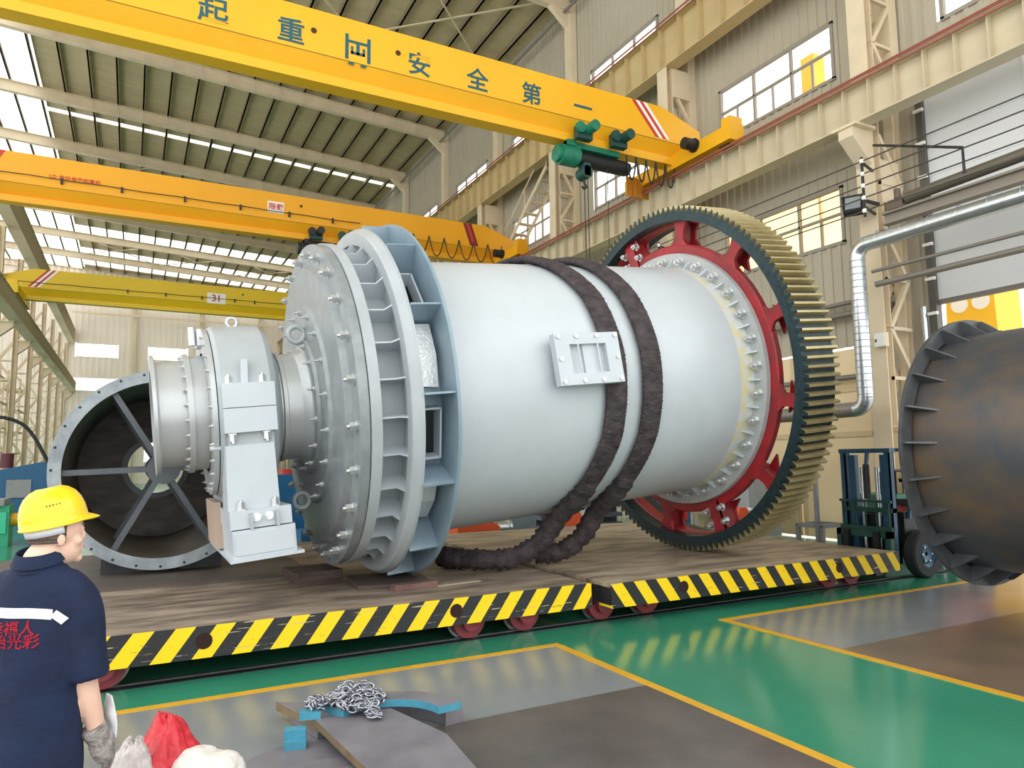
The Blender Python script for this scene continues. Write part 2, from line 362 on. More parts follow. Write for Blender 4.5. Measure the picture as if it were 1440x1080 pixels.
runway(13.18, 12.97, 14.25, 2.0, YEND, 'runway_beam', 'upper crane rail beam along the right wall', w=.42, pitch=.8, mt=mat('tan_beam', 'cdb888', .6, 0, .16, 1.0, stretch=(1, .25, 1)))
runway(XL + .3, 8.5, 9.33, 30, YEND, 'runway_beam', 'lower crane rail beam on the left column row', w=.5)
runway(XL, 12.97, 14.25, 30, YEND, 'runway_beam', 'upper crane rail beam on the left column row', w=.5)
# ---------------------------------------------------------------- roof
Y0R = -7.0; XRF0 = -13.0
roof = thing('ceiling', 'sheet metal roof on steel rafters with translucent strips', 'roof', (0, 0, 0), kind='structure')
SKY = translucent('skylight_panel', 'f8faf9', .75)
def zs(x): return rb(x) + .78
strips = [(-1.0, 0.4), (8.0, 9.4), (17.4, 18.6), (42.0, 42.5), (62.5, 66.0), (69, 75)]  # near out-of-view strips added, end strips widened, to let in more daylight
edges = [Y0R] + [v for s_ in strips for v in s_] + [YEND]
for i in range(0, len(edges), 2):
    a, b = edges[i], edges[i + 1]
    MB().add([(-4.55, a, zs(-4.55)), (XR + .3, a, zs(XR + .3)), (XR + .3, b, zs(XR + .3)), (-4.55, b, zs(-4.55)), (-4.55, a, zs(-4.55) + .04), (XR + .3, a, zs(XR + .3) + .04), (XR + .3, b, zs(XR + .3) + .04), (-4.55, b, zs(-4.55) + .04)], [(0, 3, 2, 1), (4, 5, 6, 7), (0, 1, 5, 4), (2, 3, 7, 6), (1, 2, 6, 5), (3, 0, 4, 7)]).build('roof_sheet', ROOF, roof)
for a, b in strips: MB().add([(-4.2, a, zs(-4.2) + .02), (13.8, a, zs(13.8) + .02), (13.8, b, zs(13.8) + .02), (-4.2, b, zs(-4.2) + .02)], [(0, 1, 2, 3)]).build('skylight_strip', SKY, roof)
for i in range(13):
    y = Y0R + i * 6.2; MB().add([(XRF0, y + .04, zs(XRF0) + .02), (-4.6, y + .04, zs(-4.6) + .02), (-4.6, y + 6.16, zs(-4.6) + .02), (XRF0, y + 6.16, zs(XRF0) + .02)], [(0, 1, 2, 3)]).build('skylight_panel', SKY, roof)
for i in range(24):
    x = 13.4 - i * 1.13
    MB().box((x - .035, Y0R, rb(x) + .55), (x + .035, YEND, rb(x) + .77)).box((x - .035, Y0R, rb(x) + .55), (x + .08, YEND, rb(x) + .57)).build('purlin', PURL, roof)
fb = MB().box((-.012, -.012, 0), (.012, .012, .62)).mesh('fly_brace', STEEL)
for k in range(0, 12):
    y = YK[k]; m = MB(); sl = -.0494
    for (dy, z0, z1) in ((.012, .03, .52), (.14, 0, .03), (.14, .52, .55)):
        x0, x1 = XRF0, 13.9
        m.add([(x0, y - dy, rb(x0) + z0), (x1, y - dy, rb(x1) + z0), (x1, y + dy, rb(x1) + z0), (x0, y + dy, rb(x0) + z0), (x0, y - dy, rb(x0) + z1), (x1, y - dy, rb(x1) + z1), (x1, y + dy, rb(x1) + z1), (x0, y + dy, rb(x0) + z1)], [(0, 3, 2, 1), (4, 5, 6, 7), (0, 1, 5, 4), (1, 2, 6, 5), (2, 3, 7, 6), (3, 0, 4, 7)])
    m.build('rafter', STEEL, roof)
    MB().prism([(13.85, rb(13.85) + .1), (13.0, rb(13.0)), (13.85, rb(13.85) - .7)], y - .1, y + .1, 'Y').build('haunch', STEEL, roof)
    if 3 <= k <= 8:
        for i in range(1, 16):
            x = 13.4 - i * 1.13; inst('fly_brace', fb, roof, T((x, y - .13, rb(x) + .02)))
for k in (2, 6, 9):
    m = MB()
    for x0, x1 in ((13.4, 7.4), (7.4, 1.4), (1.4, -4.6)):
        for p, q in (((x0, YK[k]), (x1, YK[k + 1])), ((x1, YK[k]), (x0, YK[k + 1]))):
            m.bar((p[0], p[1], rb(p[0]) + .4), (q[0], q[1], rb(q[0]) + .4), .07, .05)
    m.build('wind_brace', STEEL, roof)
MB().tube([(13.6, Y0R, rb(13.6) - .1), (13.6, YEND, rb(13.6) - .1)], .06, 8).build('eave_pipe', PIPE, roof)
# ---------------------------------------------------------------- end wall and left aisle
EH = [(-4.85, -1.6, 11.75, 13.05), (1.05, 4.25, 11.75, 13.05), (7.0, 10.2, 11.75, 13.05), (-4.95, -1.6, 8.6, 9.85), (1.05, 4.25, 8.6, 9.85), (7.0, 10.2, 8.6, 9.85), (-4.9, -1.6, 2, 4), (1.05, 4.25, 2, 4)]
me_ = siding(-13, 14.1, 0, 20.3, EH, 0, .5, .03); wb = MB(); wb.v = [(p[1], YEND + p[0], p[2]) for p in me_.v]; wb.f = me_.f; wb.mi = me_.mi; wb.sm = me_.sm
WE = tag(wb.build('wall_far', WHITEW), 'pale cream end wall far down the hall', 'wall', kind='structure')
for x in (-1.0 + .8, 5.6, 11.2): MB().box((x - .15, YEND - .4, 0), (x + .15, YEND - .05, 19.6)).build('wall_post', STEEL, WE)
MB().bar((-5.3, YEND - .6, 15.8), (14, YEND - .6, 15.8), .12).bar((-5.3, YEND - .6, 16.6), (14, YEND - .6, 16.6), .12).build('wind_girt', STEEL, WE)
for i, (a, b, c, dd) in enumerate(EH):
    w = thing('window_%d' % (len(WINS) + 1 + i), 'white end wall window, %s row, %s' % (['upper', 'upper', 'upper', 'middle', 'middle', 'middle', 'lowest', 'lowest'][i], ['leftmost', 'second from left', 'third from left', 'leftmost', 'second from left', 'third from left', 'leftmost', 'second from left'][i]), 'window', (a, YEND, c), kind='structure')
    MB().box((0, -.05, 0), (b - a, .05, .06)).box((0, -.05, dd - c - .06), (b - a, .05, dd - c)).box((0, -.05, 0), (.06, .05, dd - c)).box((b - a - .06, -.05, 0), (b - a, .05, dd - c)).build('window_frame', WHITE, w)
    MB().box((.06, -.004, .06), (b - a - .06, .004, dd - c - .06)).build('pane', GL, w)
LH = []
for k in range(4, 12):
    y = YK[k] - 6.1
    for z0, z1 in ((1.2, 4.4), (5.2, 8.2), (9.6, 12.2), (14.0, 17.5)): LH.append((y + .3, y + 5.8, z0, z1))
WL = tag(siding(26, YEND, 0, 20.4, LH, -13, .4, .03, 1).build('wall_left', SIDE), 'far left aisle wall behind the column row', 'wall', kind='structure')
for i, (a, b, c, dd) in enumerate(LH[:]):
    m = MB()
    for j in range(4): m.box((-13.04, a + (b - a) * j / 3 - .05, c), (-12.96, a + (b - a) * j / 3 + .05, dd))
    m.box((-13.04, a, c - .05), (-12.96, b, c + .05)).box((-13.04, a, dd - .05), (-12.96, b, dd + .05)).box((-13.04, a, (c + dd) / 2 - .04), (-12.96, b, (c + dd) / 2 + .04)).build('window_frame', FR, WL)
# ================================================================== CRANES
def crane(yn, label, mt, stripes, kind):
    c = thing('bridge_crane', label, 'crane', (0, yn, 9.42), group='yellow bridge cranes')
    zb = 9.66 - 9.42; X0, X1 = -5.9, 13.35
    g = MB()                                                    # box girder, lower corners cut, ends tapered
    def sect(x, top): return [(x, 0, zb + .54), (x, 0, zb + top), (x, .62, zb + top), (x, .62, zb + .54), (x, .40, zb + .2), (x, .24, zb + .2)]
    rings = [sect(X0, 1.0), sect(X0 + 1.5, 1.48), sect(X1 - 1.3, 1.48), sect(X1, 1.05)]
    g.loft(rings, True, False); g.build('girder', mt, c)
    f = MB(); f.box((X0 + .3, .12, zb), (X1 - .25, .50, zb + .2)).build('lower_flange', mt, c)
    sm = MB().box((X0 + .5, -.006, zb + .535), (X1 - .5, .0, zb + .55)).build('weld_seam', mat('seam_brown', '8a6a1c', .6), c)
    for sgn, xr in ((1, 12.68), (-1, XL + .3)):
        t = MB(); t.box((xr - .24, -1.95, .12), (xr + .24, 2.2, .5)).build('end_truck', mt, c)
        for yy in (-1.6, 1.9): MB().cyl((xr - .09, yy, .19), (xr + .09, yy, .19), .19, 20).build('wheel', DARKST, c)
        q = MB(); q.cyl((xr - .3, -.75, .42), (xr - .6, -.75, .42), .15, 16).cyl((xr - .24, -.75, .42), (xr - .3, -.75, .42), .18, 16); q.build('travel_motor', BLACKM, c)
        MB().box((xr - .2, -1.95, .5), (xr + .2, -1.65, .72)).build('buffer_box', mt, c)
    for (xs, lean, cols) in stripes:
        for i, cm in enumerate(cols):
            x = xs + i * .12
            MB().prism([(x, zb + 1.47), (x + .12, zb + 1.47), (x + .12 + lean, zb + .6), (x + lean, zb + .6)], -.008, -.001, 'Y').build('hazard_stripe', cm, c)
    return c
C1 = crane(13.98, 'nearest yellow bridge crane with blue lettering and green hoist', CRANEY, [(11.05, .75, [RED, WHITE, RED, WHITE])], 1)
C2 = crane(24.75, 'middle yellow bridge crane behind the top of the white mill', mat('crane_orange_yellow', 'f2ab17', .45, 0, .06, .8), [(11.1, .3, [mat('stripe_dark_red', '7c2a22', .5), RED, mat('stripe_dark_red', '7c2a22', .5)]), (-4.0, -.45, [RED, mat('stripe_dark_red', '7c2a22', .5), RED])], 2)
C3 = crane(39.65, 'farthest lemon yellow bridge crane near the end wall', CRANEY3, [(-3.9, -.75, [RED, WHITE, RED, WHITE])], 3)
for ch, x in zip('起重X安全第一', (1.05, 2.5, 3.87, 5.24, 6.65, 8.07, 9.53)):
    if ch == 'X':
        m = MB(); w = .25
        m.box((-.27, 0, -.25), (-.2, .006, .3)).box((.2, 0, -.25), (.27, .006, .3)).box((-.2, 0, .12), (.2, .006, .18)).box((-.035, 0, -.12), (.035, .006, .12)).box((-.15, 0, -.12), (.15, .006, -.06)).box((-.15, 0, -.12), (-.1, .006, .05)).box((.1, 0, -.12), (.15, .006, .05)).box((-.2, 0, -.36), (-.08, .006, -.31)).box((.06, 0, -.36), (.18, .006, -.31))
        m.build('lettering', TEAL, C1, T((x, -.008, 10.5 - 9.42)))
    else:
        me = text_mesh(ch, .56); me.materials.clear(); me.materials.append(TEAL)
        inst('lettering', me, C1, T((x, -.006, 10.5 - 9.42)) @ RX(PI / 2))
for x in (2.95, 4.75): MB().cyl((x, -.012, 1.25), (x, 0, 1.25), .06, 14).build('inspection_hole', mat('hole_brown', '4a2c16', .8), C1)
def sign(c, x, z, w, h, body, colm, s):
    MB().box((x - w / 2, -.012, z - h / 2), (x + w / 2, -.002, z + h / 2)).build('plate_sign', WHITE, c)
    me = text_mesh(body, s); me.materials.clear(); me.materials.append(colm); inst('lettering', me, c, T((x, -.017, z)) @ RX(PI / 2))
sign(C2, 4.05, 1.2, .55, .4, '限载', RED, .25); sign(C3, 3.6, 1.05, .9, .55, '31', RED, .5)
me = text_mesh('LD 电动单梁起重机', .16); me.materials.clear(); me.materials.append(RED); inst('lettering', me, C2, T((-1.85, -.004, 1.12)) @ RX(PI / 2))
for c, xs in ((C2, (-2.2, -.6, 1.2, 2.9, 4.5, 6.0)), (C3, (-.5, 1.2, 2.9, 4.5, 5.5))):
    MB().tube([(X, -.05, 1.06 - .02 * abs(X % 2 - 1)) for X in [-5 + i * .5 for i in range(25)]], .014, 5).build('festoon_wire', DARKST, c)
    for x in xs: MB().box((x - .03, -.07, .92), (x + .03, -.01, 1.1)).build('cable_clip', DARKST, c)
    MB().cyl((4.9, -.01, 1.38), (4.9, 0, 1.38), .05, 10).build('inspection_hole', mat('hole_brown', '4a2c16', .8), c)
def loops(c, x0, n, dx, z, dep, y):
    for i in range(n):
        pts = [(x0 + dx * (i + j / 10), y, z - dep * (1 - (2 * j / 10 - 1) ** 2)) for j in range(11)]
        MB().tube(pts, .022, 5).build('festoon_cable', BLACKM, c)
loops(C2, 8.4, 7, .62, .95, .75, -.1); loops(C1, 10.9, 5, .32, .2, .62, .1)
# lifted-out drive end: slatted panel
for i in range(6): MB().box((11.9 + i * .2, 1.4, -.25), (12.08 + i * .2, 1.44, .3)).build('guard_slat', mat('slat_orange', 'c98a2a', .6), C1)
# ---------------------------------------------------------------- hoist
def hoist(x, y, label, GREENH=GREENH):
    h = thing('electric_hoist', label, 'hoist', (x, y, 9.66))
    MB().cyl((-.45, 0, -.32), (1.05, 0, -.32), .19, 24).cyl((1.05, 0, -.32), (1.13, 0, -.32), .17, 20).build('rope_drum', BLACKM, h)
    MB().cyl((-.95, 0, -.3), (-.45, 0, -.3), .26, 20).cyl((-1.05, 0, -.3), (-.95, 0, -.3), .2, 20).build('gearbox', GREENH, h)
    MB().box((-.85, -.2, -.14), (.75, .2, .0)).box((-.85, -.24, -.12), (-.6, .24, .02)).build('frame', GREENH, h)
    dg = mat('hoist_dark_green', '1d4a44', .5)
    for xx in (-.5, .55):
        MB().box((xx - .22, -.5, -.02), (xx + .22, -.32, .3)).build('trolley_plate', dg, h); MB().box((xx - .22, .32, -.02), (xx + .22, .5, .3)).build('trolley_plate', dg, h)
        MB().cyl((xx + .1, -.5, .22), (xx + .1, -.82, .22), .13, 14).cyl((xx - .16, -.5, .22), (xx - .16, -.58, .22), .14, 14).build('trolley_motor', GREENH if xx < 0 else dg, h)
    MB().box((-.38, -.26, -.82), (-.2, .02, -.5)).cyl((-.29, -.26, -.72), (-.29, .06, -.72), .16, 14).build('hook_block', dg, h)
    MB().tube([(-.29, -.1, -.85), (-.29, -.1, -.98), (-.22, -.1, -1.06), (-.29, -.1, -1.12), (-.36, -.1, -1.06)], .03, 6).build('hook', DARKST, h)
    MB().tube([(-.3, -.12, -.3), (-.3, -.12, -3.2)], .012, 5).tube([(-.2, -.12, -.3), (-.2, -.12, -3.2)], .012, 5).tube([(.4, -.12, -.4), (.4, -.12, -3.5)], .01, 5).build('pendant_cable', BLACKM, h)
    return h
hoist(9.95, 14.28, 'green electric wire rope hoist under the nearest crane')
h2 = hoist(5.9, 25.05, 'dark electric hoist under the middle crane above the mill head', DARKST)
# ================================================================== WALL SERVICES
def seg(name, label, cat, mt, pts, r, group=None, n=8):
    return tag(MB().tube(pts, r, n).build(name, mt), label, cat, group)
for i, z in enumerate((7.62, 7.36, 7.12, 6.88, 6.62)):
    seg('conductor_wire', '%s thin trolley wire strung along the right columns' % ['topmost', 'second highest', 'middle', 'second lowest', 'lowest'][i], 'wire', mat('wire_dark', '55524e', .5, .3), [(12.4, 2.4, z), (12.4, 24, z)], .014, 'trolley wires', 5)
for k in (0, 1, 2):
    t = thing('wire_bracket', 'dark wire bracket with white insulators on the right column %s' % ORD[k], 'bracket', (12.4, YK[k] - .35, 6.5), group='wire brackets')
    MB().box((-.02, -.02, 0), (.02, .02, 1.2)).bar((0, 0, .2), (.58, .18, .2), .04).bar((0, 0, 1.1), (.58, .18, 1.1), .04).build('bracket_arm', DARKST, t)
    for z in (.12, .38, .62, .86, 1.12): MB().ball((0, -.0, z), .05, 8, 6).build('insulator', WHITE, t)
# spiral duct: along the wall, down beside the column, and on behind the gear
def spiral(pts, r):
    m = MB(); m.tube(pts, r, 16); return m
dct = thing('spiral_duct', 'shiny galvanised spiral duct bending down beside the first column', 'duct', (12.35, 8.8, 0))
def arc(c, r, a0, a1, f, n=8): return [f(c[0] + r * math.cos(a0 + (a1 - a0) * i / n), c[1] + r * math.sin(a0 + (a1 - a0) * i / n)) for i in range(n + 1)]
YZ = lambda y, z: (0, y, z)
MB().tube([(0, -6.4, 5.98), (0, -.25, 5.95)], .145, 18).build('duct_pipe', GALV, dct)
MB().tube(arc((-.25, 5.70), .25, PI / 2, 0, YZ), .145, 18).build('duct_elbow', GALV, dct)
MB().tube([(0, 0, 5.72), (0, 0, 3.0)], .145, 18).build('duct_pipe', GALV, dct)
MB().tube(arc((.22, 3.0), .22, PI, 1.5 * PI, YZ), .145, 18).build('duct_elbow', GALV, dct)
MB().tube([(0, .2, 2.78), (0, 4.5, 2.72)], .145, 18).build('duct_pipe', mat('duct_dull', '8f8b84', .5, .4), dct)
rim = MB().torus((0, 0, 0), .147, .008, None, 20, 5).mesh('duct_seam', GALV)
for i in range(21): inst('duct_seam', rim, dct, T((0, 0, 3.05 + i * .13)))
for i in range(12): inst('duct_seam', rim, dct, T((0, -6.0 + i * .5, 5.98)) @ RX(PI / 2))
# pipes
for i, (x, z, r, y0, y1) in enumerate([(13.85, 5.25, .05, 9.1, 20), (13.85, 5.0, .07, 9.1, 20), (13.85, 3.6, .06, 9.2, 20)]):
    seg('wall_pipe', '%s horizontal pipe on the siding behind the gear' % ['upper thin', 'middle thick', 'lowest'][i], 'pipe', PIPE, [(x, y0, z), (x, y1, z)], r, 'pipes on the wall')
seg('wall_pipe', 'thin dark pipe crossing the roller door below the spiral duct', 'pipe', PIPE, [(12.5, 2.5, 5.42), (12.5, 8.6, 5.42)], .035)
seg('wall_pipe', 'thicker dark pipe crossing the roller door, lowest of the bundle', 'pipe', PIPE, [(12.6, 2.5, 5.18), (12.6, 8.6, 5.18)], .06)
t = thing('door_drive', 'grey steel beam carrying a jack cylinder across the roller door', 'door drive', (12.7, 2.5, 6.3))
MB().box((-.1, 0, 0), (.1, 5.9, .04)).box((-.1, 0, .2), (.1, 5.9, .24)).box((-.01, 0, .04), (.01, 5.9, .2)).build('beam', mat('beam_taupe', '8b8578', .6), t)
MB().cyl((-.05, 3.2, .45), (-.05, 5.4, .38), .11, 14).cyl((-.05, 3.1, .45), (-.05, 3.25, .45), .14, 14).build('jack_cylinder', mat('jack_olive', '6c675a', .5, .3), t)
MB().cyl((-.05, 0, .5), (-.05, 3.1, .45), .03, 8).cyl((-.05, 2.0, .47), (-.05, 2.3, .47), .09, 10).build('piston_rod', DARKST, t)
MB().box((-.12, 5.45, .24), (.1, 5.75, .42)).cyl((-.1, 5.55, .42), (-.1, 5.55, .6), .06, 10).build('drive_motor', mat('drive_brown', '6b5d54', .6), t)
seg('stay_rod', 'thin dark stay rod reaching from the first column over the door', 'rod', DARKST, [(12.95, 8.7, 8.1), (12.2, 6.6, 7.05), (12.2, 6.6, 6.6)], .025)
fl = thing('floodlight', 'black square floodlight fixed to the first right column', 'lamp', (12.55, 8.95, 6.9))
MB().prism([(-.18, -.2), (.18, -.2), (.22, .2), (-.22, .2)], -.02, .14, 'X').build('lamp_body', BLACKM, fl, RZ(.5) @ RY(.35))
MB().box((-.035, -.14, -.14), (-.02, .14, .14)).build('lamp_glass', mat('lamp_lens', '8f979a', .2), fl, RZ(.5) @ RY(.35))
MB().box((.1, -.24, -.03), (.5, -.2, .03)).box((.1, .2, -.03), (.5, .24, .03)).build('lamp_bracket', BLACKM, fl)
jb = thing('junction_box', 'small cream junction box on the first right column', 'box', (12.96, 8.78, 4.0))
MB().box((-.1, -.12, 0), (.0, .12, .28)).build('box_body', STEEL, jb); MB().box((-.115, -.11, .01), (-.1, .11, .27)).build('box_door', WHITE, jb); MB().box((-.125, .06, .1), (-.115, .09, .16)).build('box_latch', DARKST, jb)
# stair and platform under the upper rail at the far right
st = thing('access_stair', 'steel access stair hanging under the upper crane rail', 'stair', (13.55, 21.9, 9.9))
for i in range(7): MB().box((-.3, i * .42, 2.8 - i * .3), (.3, i * .42 + .25, 2.84 - i * .3)).build('stair_tread', STEEL, st)
MB().bar((-.32, 0, 2.85), (-.32, 3.4, .5), .05, .16).bar((.32, 0, 2.85), (.32, 3.4, .5), .05, .16).build('stringer', STEEL, st)
MB().bar((-.32, 0, 3.7), (-.32, 3.4, 1.35), .04).bar((-.32, 0, 2.8), (-.32, 0, 3.7), .04).bar((-.32, 1.7, 1.7), (-.32, 1.7, 2.5), .04).build('handrail', STEEL, st)
# ================================================================== BALL MILL (local x runs along the drum axis)
A_, B_ = -.003668, .09731
AX = Vector((math.cos(B_) * math.cos(A_), math.cos(B_) * math.sin(A_), math.sin(B_)))
U_ = AX.cross(Vector((0, 0, 1))).normalized(); V_ = U_.cross(AX)
ML = Matrix((AX, -U_, V_)).transposed().to_4x4(); ML.translation = (0, 8.623, 2.3915)
mill = thing('ball_mill', 'huge white ball mill drum with red girth gear lying on the rail carts', 'ball mill'); mill.matrix_world = ML
def pol(s, r, a): return (s, -r * math.cos(a), r * math.sin(a))       # a = 0 faces the camera side, pi/2 up
def rad(s, r, a): return T(pol(s, r, a)) @ RX(-a)                      # local frame: x along axis, -y outward
D2R = PI / 180
# trunnion
MB().lathe([(.18, .50), (.18, .655), (.215, .655), (.24, .575), (.50, .575)]).lathe([(.18, .50), (1.9, .50)]).build('trunnion_liner', MACHST, mill)
MB().lathe([(.50, .50), (.50, .655), (.555, .655), (.555, .63), (.76, .63)]).build('liner_flange', MACHST, mill)
MB().lathe([(.76, .60), (1.45, .60), (1.46, .635), (1.50, .635), (1.51, .615), (1.66, .62), (1.75, .67), (1.79, .76)]).build('trunnion', MACHST, mill)
# head
MB().lathe([(1.76, .62), (1.765, .80), (1.80, .82), (1.80, 1.14), (1.835, 1.17), (1.85, 1.60), (1.92, 1.64), (1.92, 1.885), (2.02, 1.885), (2.02, 1.62)]).build('end_head', CASTG, mill)
MB().lathe([(2.03, 1.6), (2.03, 1.90), (2.14, 1.90), (2.14, 1.68)]).build('head_flange', MILLG, mill)
MB().lathe([(2.14, 1.62), (2.46, 1.62)]).build('head_barrel', MILLG, mill)
MB().lathe([(2.46, 1.60), (2.46, 1.89), (2.40, 1.89), (2.40, 2.03), (2.415, 2.05), (2.48, 2.085), (2.515, 2.085), (2.515, 1.70)]).build('discharge_ring', MILLG, mill)
gp = MB().prism([(2.14, 1.615), (2.46, 1.615), (2.46, 1.915), (2.40, 1.915), (2.335, 1.835), (2.14, 1.835)], -.009, .009, 'Y')
gp.v = [(x, -z, y) for x, y, z in gp.v]; gpm = gp.mesh('gusset_plate', MILLW)
for i in range(30): inst('gusset_plate', gpm, mill, RX(-(3 + i * 12) * D2R))
# discharge compartments
NC = 14; DA = 2 * PI / NC; P0 = -2.5 * D2R
pl = MB().box((2.515, -2.12, -.011), (2.85, -1.715, .011)).mesh('compartment_plate', BLUEG)
slv = MB().add([(2.5, -1.74, -.30), (2.80, -1.74, -.33), (2.80, -1.82, .0), (2.5, -1.82, .0), (2.80, -1.76, .36), (2.5, -1.76, .36)], [(0, 1, 2, 3), (3, 2, 4, 5)]).mesh('silver_panel', SILVER)
fr_ = MB().box((2.5, -1.83, .25), (2.78, -1.66, .27)).box((2.5, -1.83, -.27), (2.78, -1.66, -.25)).box((2.77, -1.83, -.27), (2.79, -1.66, .27)).mesh('port_frame', MILLW)
for i in range(NC):
    a = P0 + i * DA
    inst('compartment_plate', pl, mill, RX(-a))
    mid = a + DA / 2
    if i % 2 == 0:
        MB().lathe([(2.50, 1.715), (2.85, 1.715)], 6, a0=a, a1=a + DA).build('compartment_floor', BLUEG, mill); inst('silver_panel', slv, mill, RX(-mid))
    else:
        w = .26 / 1.715; f = MB(); f.lathe([(2.50, 1.715), (2.85, 1.715)], 4, a0=a, a1=mid - w).lathe([(2.50, 1.715), (2.85, 1.715)], 4, a0=mid + w, a1=a + DA).lathe([(2.78, 1.715), (2.85, 1.715)], 4, a0=mid - w, a1=mid + w).build('compartment_floor', BLUEG, mill)
        inst('port_frame', fr_, mill, RX(-mid))
MB().lathe([(2.84, 1.70), (2.84, 2.15), (2.875, 2.15), (2.875, 1.70)]).build('shell_ring', BLUEG, mill)
MB().lathe([(2.86, 1.715), (7.44, 1.715)], 128).lathe([(2.86, 1.68), (7.44, 1.68), (7.44, 1.6)], 64).build('shell', MILLW, mill)
MB().lathe([(7.16, 1.7165), (7.41, 1.7165)], 96).build('primer_band', mat('yellowed_primer', 'd3d8d8', .45, 0, 0, 5, col2='dcd3a0', thr=(.40, .55)), mill)
MB().lathe([(7.44, .55), (7.44, 1.7)], 64).build('far_head', CASTG, mill)
MB().lathe([(7.40, 1.70), (7.40, 1.93), (7.46, 1.94), (7.46, 1.70)]).build('shell_flange', mat('flange_light_grey', 'b4b9bb', .4, .1, .15, 5), mill)
gm = MB().prism([(7.27, 1.71), (7.40, 1.71), (7.40, 1.83), (7.38, 1.83)], -.012, .012, 'Y'); gm.v = [(x, -z, y) for x, y, z in gm.v]; gmm = gm.mesh('flange_gusset', MILLW)
def bolt_mesh(r, h, stud=0., name='bolt'):
    m = MB(); m.cyl((0, 0, 0), (-.012, 0, 0), r * 1.35, 12, smooth=False).cyl((-.012, 0, 0), (-h, 0, 0), r, 6, smooth=False)
    if stud: m.cyl((-h, 0, 0), (-h - stud, 0, 0), r * .5, 8)
    return m.mesh(name, BOLTM)
b_big = bolt_mesh(.045, .075, .03); b_mid = bolt_mesh(.026, .035, .04); b_small = bolt_mesh(.016, .03, .01); b_nut = bolt_mesh(.055, .08, .05)
for i in range(30):
    a = (6 + i * 12) * D2R
    inst('flange_gusset', gmm, mill, RX(-a)); inst('flange_bolt', b_nut, mill, T(pol(7.40, 1.80, a + 6 * D2R)))
for i in range(24): inst('head_bolt', b_big, mill, T(pol(1.92, 1.76, (4 + i * 15) * D2R)))
for i in range(18): inst('head_stud', b_mid, mill, T(pol(1.80, 1.09, (2 + i * 20) * D2R)))
for i in range(14): inst('neck_stud', b_mid, mill, T(pol(1.765, .74, (10 + i * 360 / 14) * D2R)))
for i in range(24): inst('liner_bolt', b_small, mill, T(pol(.50, .615, (5 + i * 15) * D2R)))
for (y, z) in ((-.33, .80), (.1, -1.12)):
    lg = MB().torus((1.70, y, z), .09, .03, RX(PI / 2), 18, 8).build('lifting_lug', MILLG, mill)
# bearing hung on the trunnion
BH = MB().lathe([(.76, .62), (.76, .93), (.80, .95), (1.28, .95), (1.34, .90), (1.43, .64), (1.43, .61)], 72).build('bearing_housing', MILLG, mill)
MB().lathe([(.70, .66), (.70, .92), (.75, .92), (.75, .66)], 72).build('seal_ring', MACHST, BH)
for i in range(28): inst('seal_bolt', b_small, BH, T(pol(.70, .87, i * 360 / 28 * D2R)))
MB().box((.80, -.80, -1.06), (1.24, .85, -.5)).build('saddle', MILLG, BH)
MB().box((.79, -1.02, -.03), (1.30, -.72, .215)).build('cap_block', MILLW, BH); MB().box((.79, -1.02, -.285), (1.30, -.72, -.038)).build('cap_block', MILLW, BH)
MB().box((.82, -.94, -.42), (1.27, -.6, -.285)).build('cap_neck', MILLG, BH)
MB().prism([(.77, -1.06), (1.27, -1.06), (1.26, -.41), (.79, -.41)], -.97, -.55, 'Y').build('pillar', MILLW, BH)
MB().prism([(.98, .215), (1.05, .215), (1.06, .46), (1.0, .46)], -.96, -.75, 'Y').build('stiffener_rib', MILLW, BH)
MB().box((.77, -1.07, -1.24), (1.36, 1.0, -1.06)).build('sole_plate', MILLW, BH)
for x in (.95, 1.20): MB().box((x, -1.12, -1.25), (x + .03, -1.07, -1.09)).build('keeper_lug', MILLG, BH)
for x in (1.02, 1.14): inst('keeper_bolt', bolt_mesh(.032, .05), BH, T((x, -1.07, -1.14)) @ RZ(PI / 2))
MB().box((.78, -1.10, -1.52), (1.38, .95, -1.25)).build('base_box', MILLW, BH)
MB().box((.80, -1.115, -1.49), (1.36, -1.10, -1.28)).build('base_panel', MILLW, BH)
MB().box((.74, -1.16, -1.55), (1.44, 1.0, -1.52)).build('base_flange', MILLW, BH)
MB().box((.72, -.2, -1.50), (.78, .9, -1.0)).build('side_bracket', mat('primer_tan', 'b8a392', .6), BH)
up = bolt_mesh(.04, .08, .02)
for x in (.87, 1.20):
    inst('cap_bolt', up, BH, T((x, -.9, .215)) @ RY(PI / 2)); inst('cap_bolt', up, BH, T((x, -.96, -.29)) @ RY(-PI / 2)); inst('cap_bolt', up, BH, T((x - .02 + .04, -1.0, -1.06)) @ RY(PI / 2))
MB().torus((1.05, -.05, 1.0), .055, .018, RX(PI / 2), 16, 8).build('eye_bolt', BOLTM, BH)
MB().cyl((.66, -.80, -.42), (.80, -.80, -.42), .025, 10).build('oil_pipe', MILLW, BH)
MB().box((.66, -.25, .72), (.70, .1, .9)).cyl((.62, -.1, .74), (.62, -.1, .94), .04, 10).build('oil_fitting', BOLTM, BH)
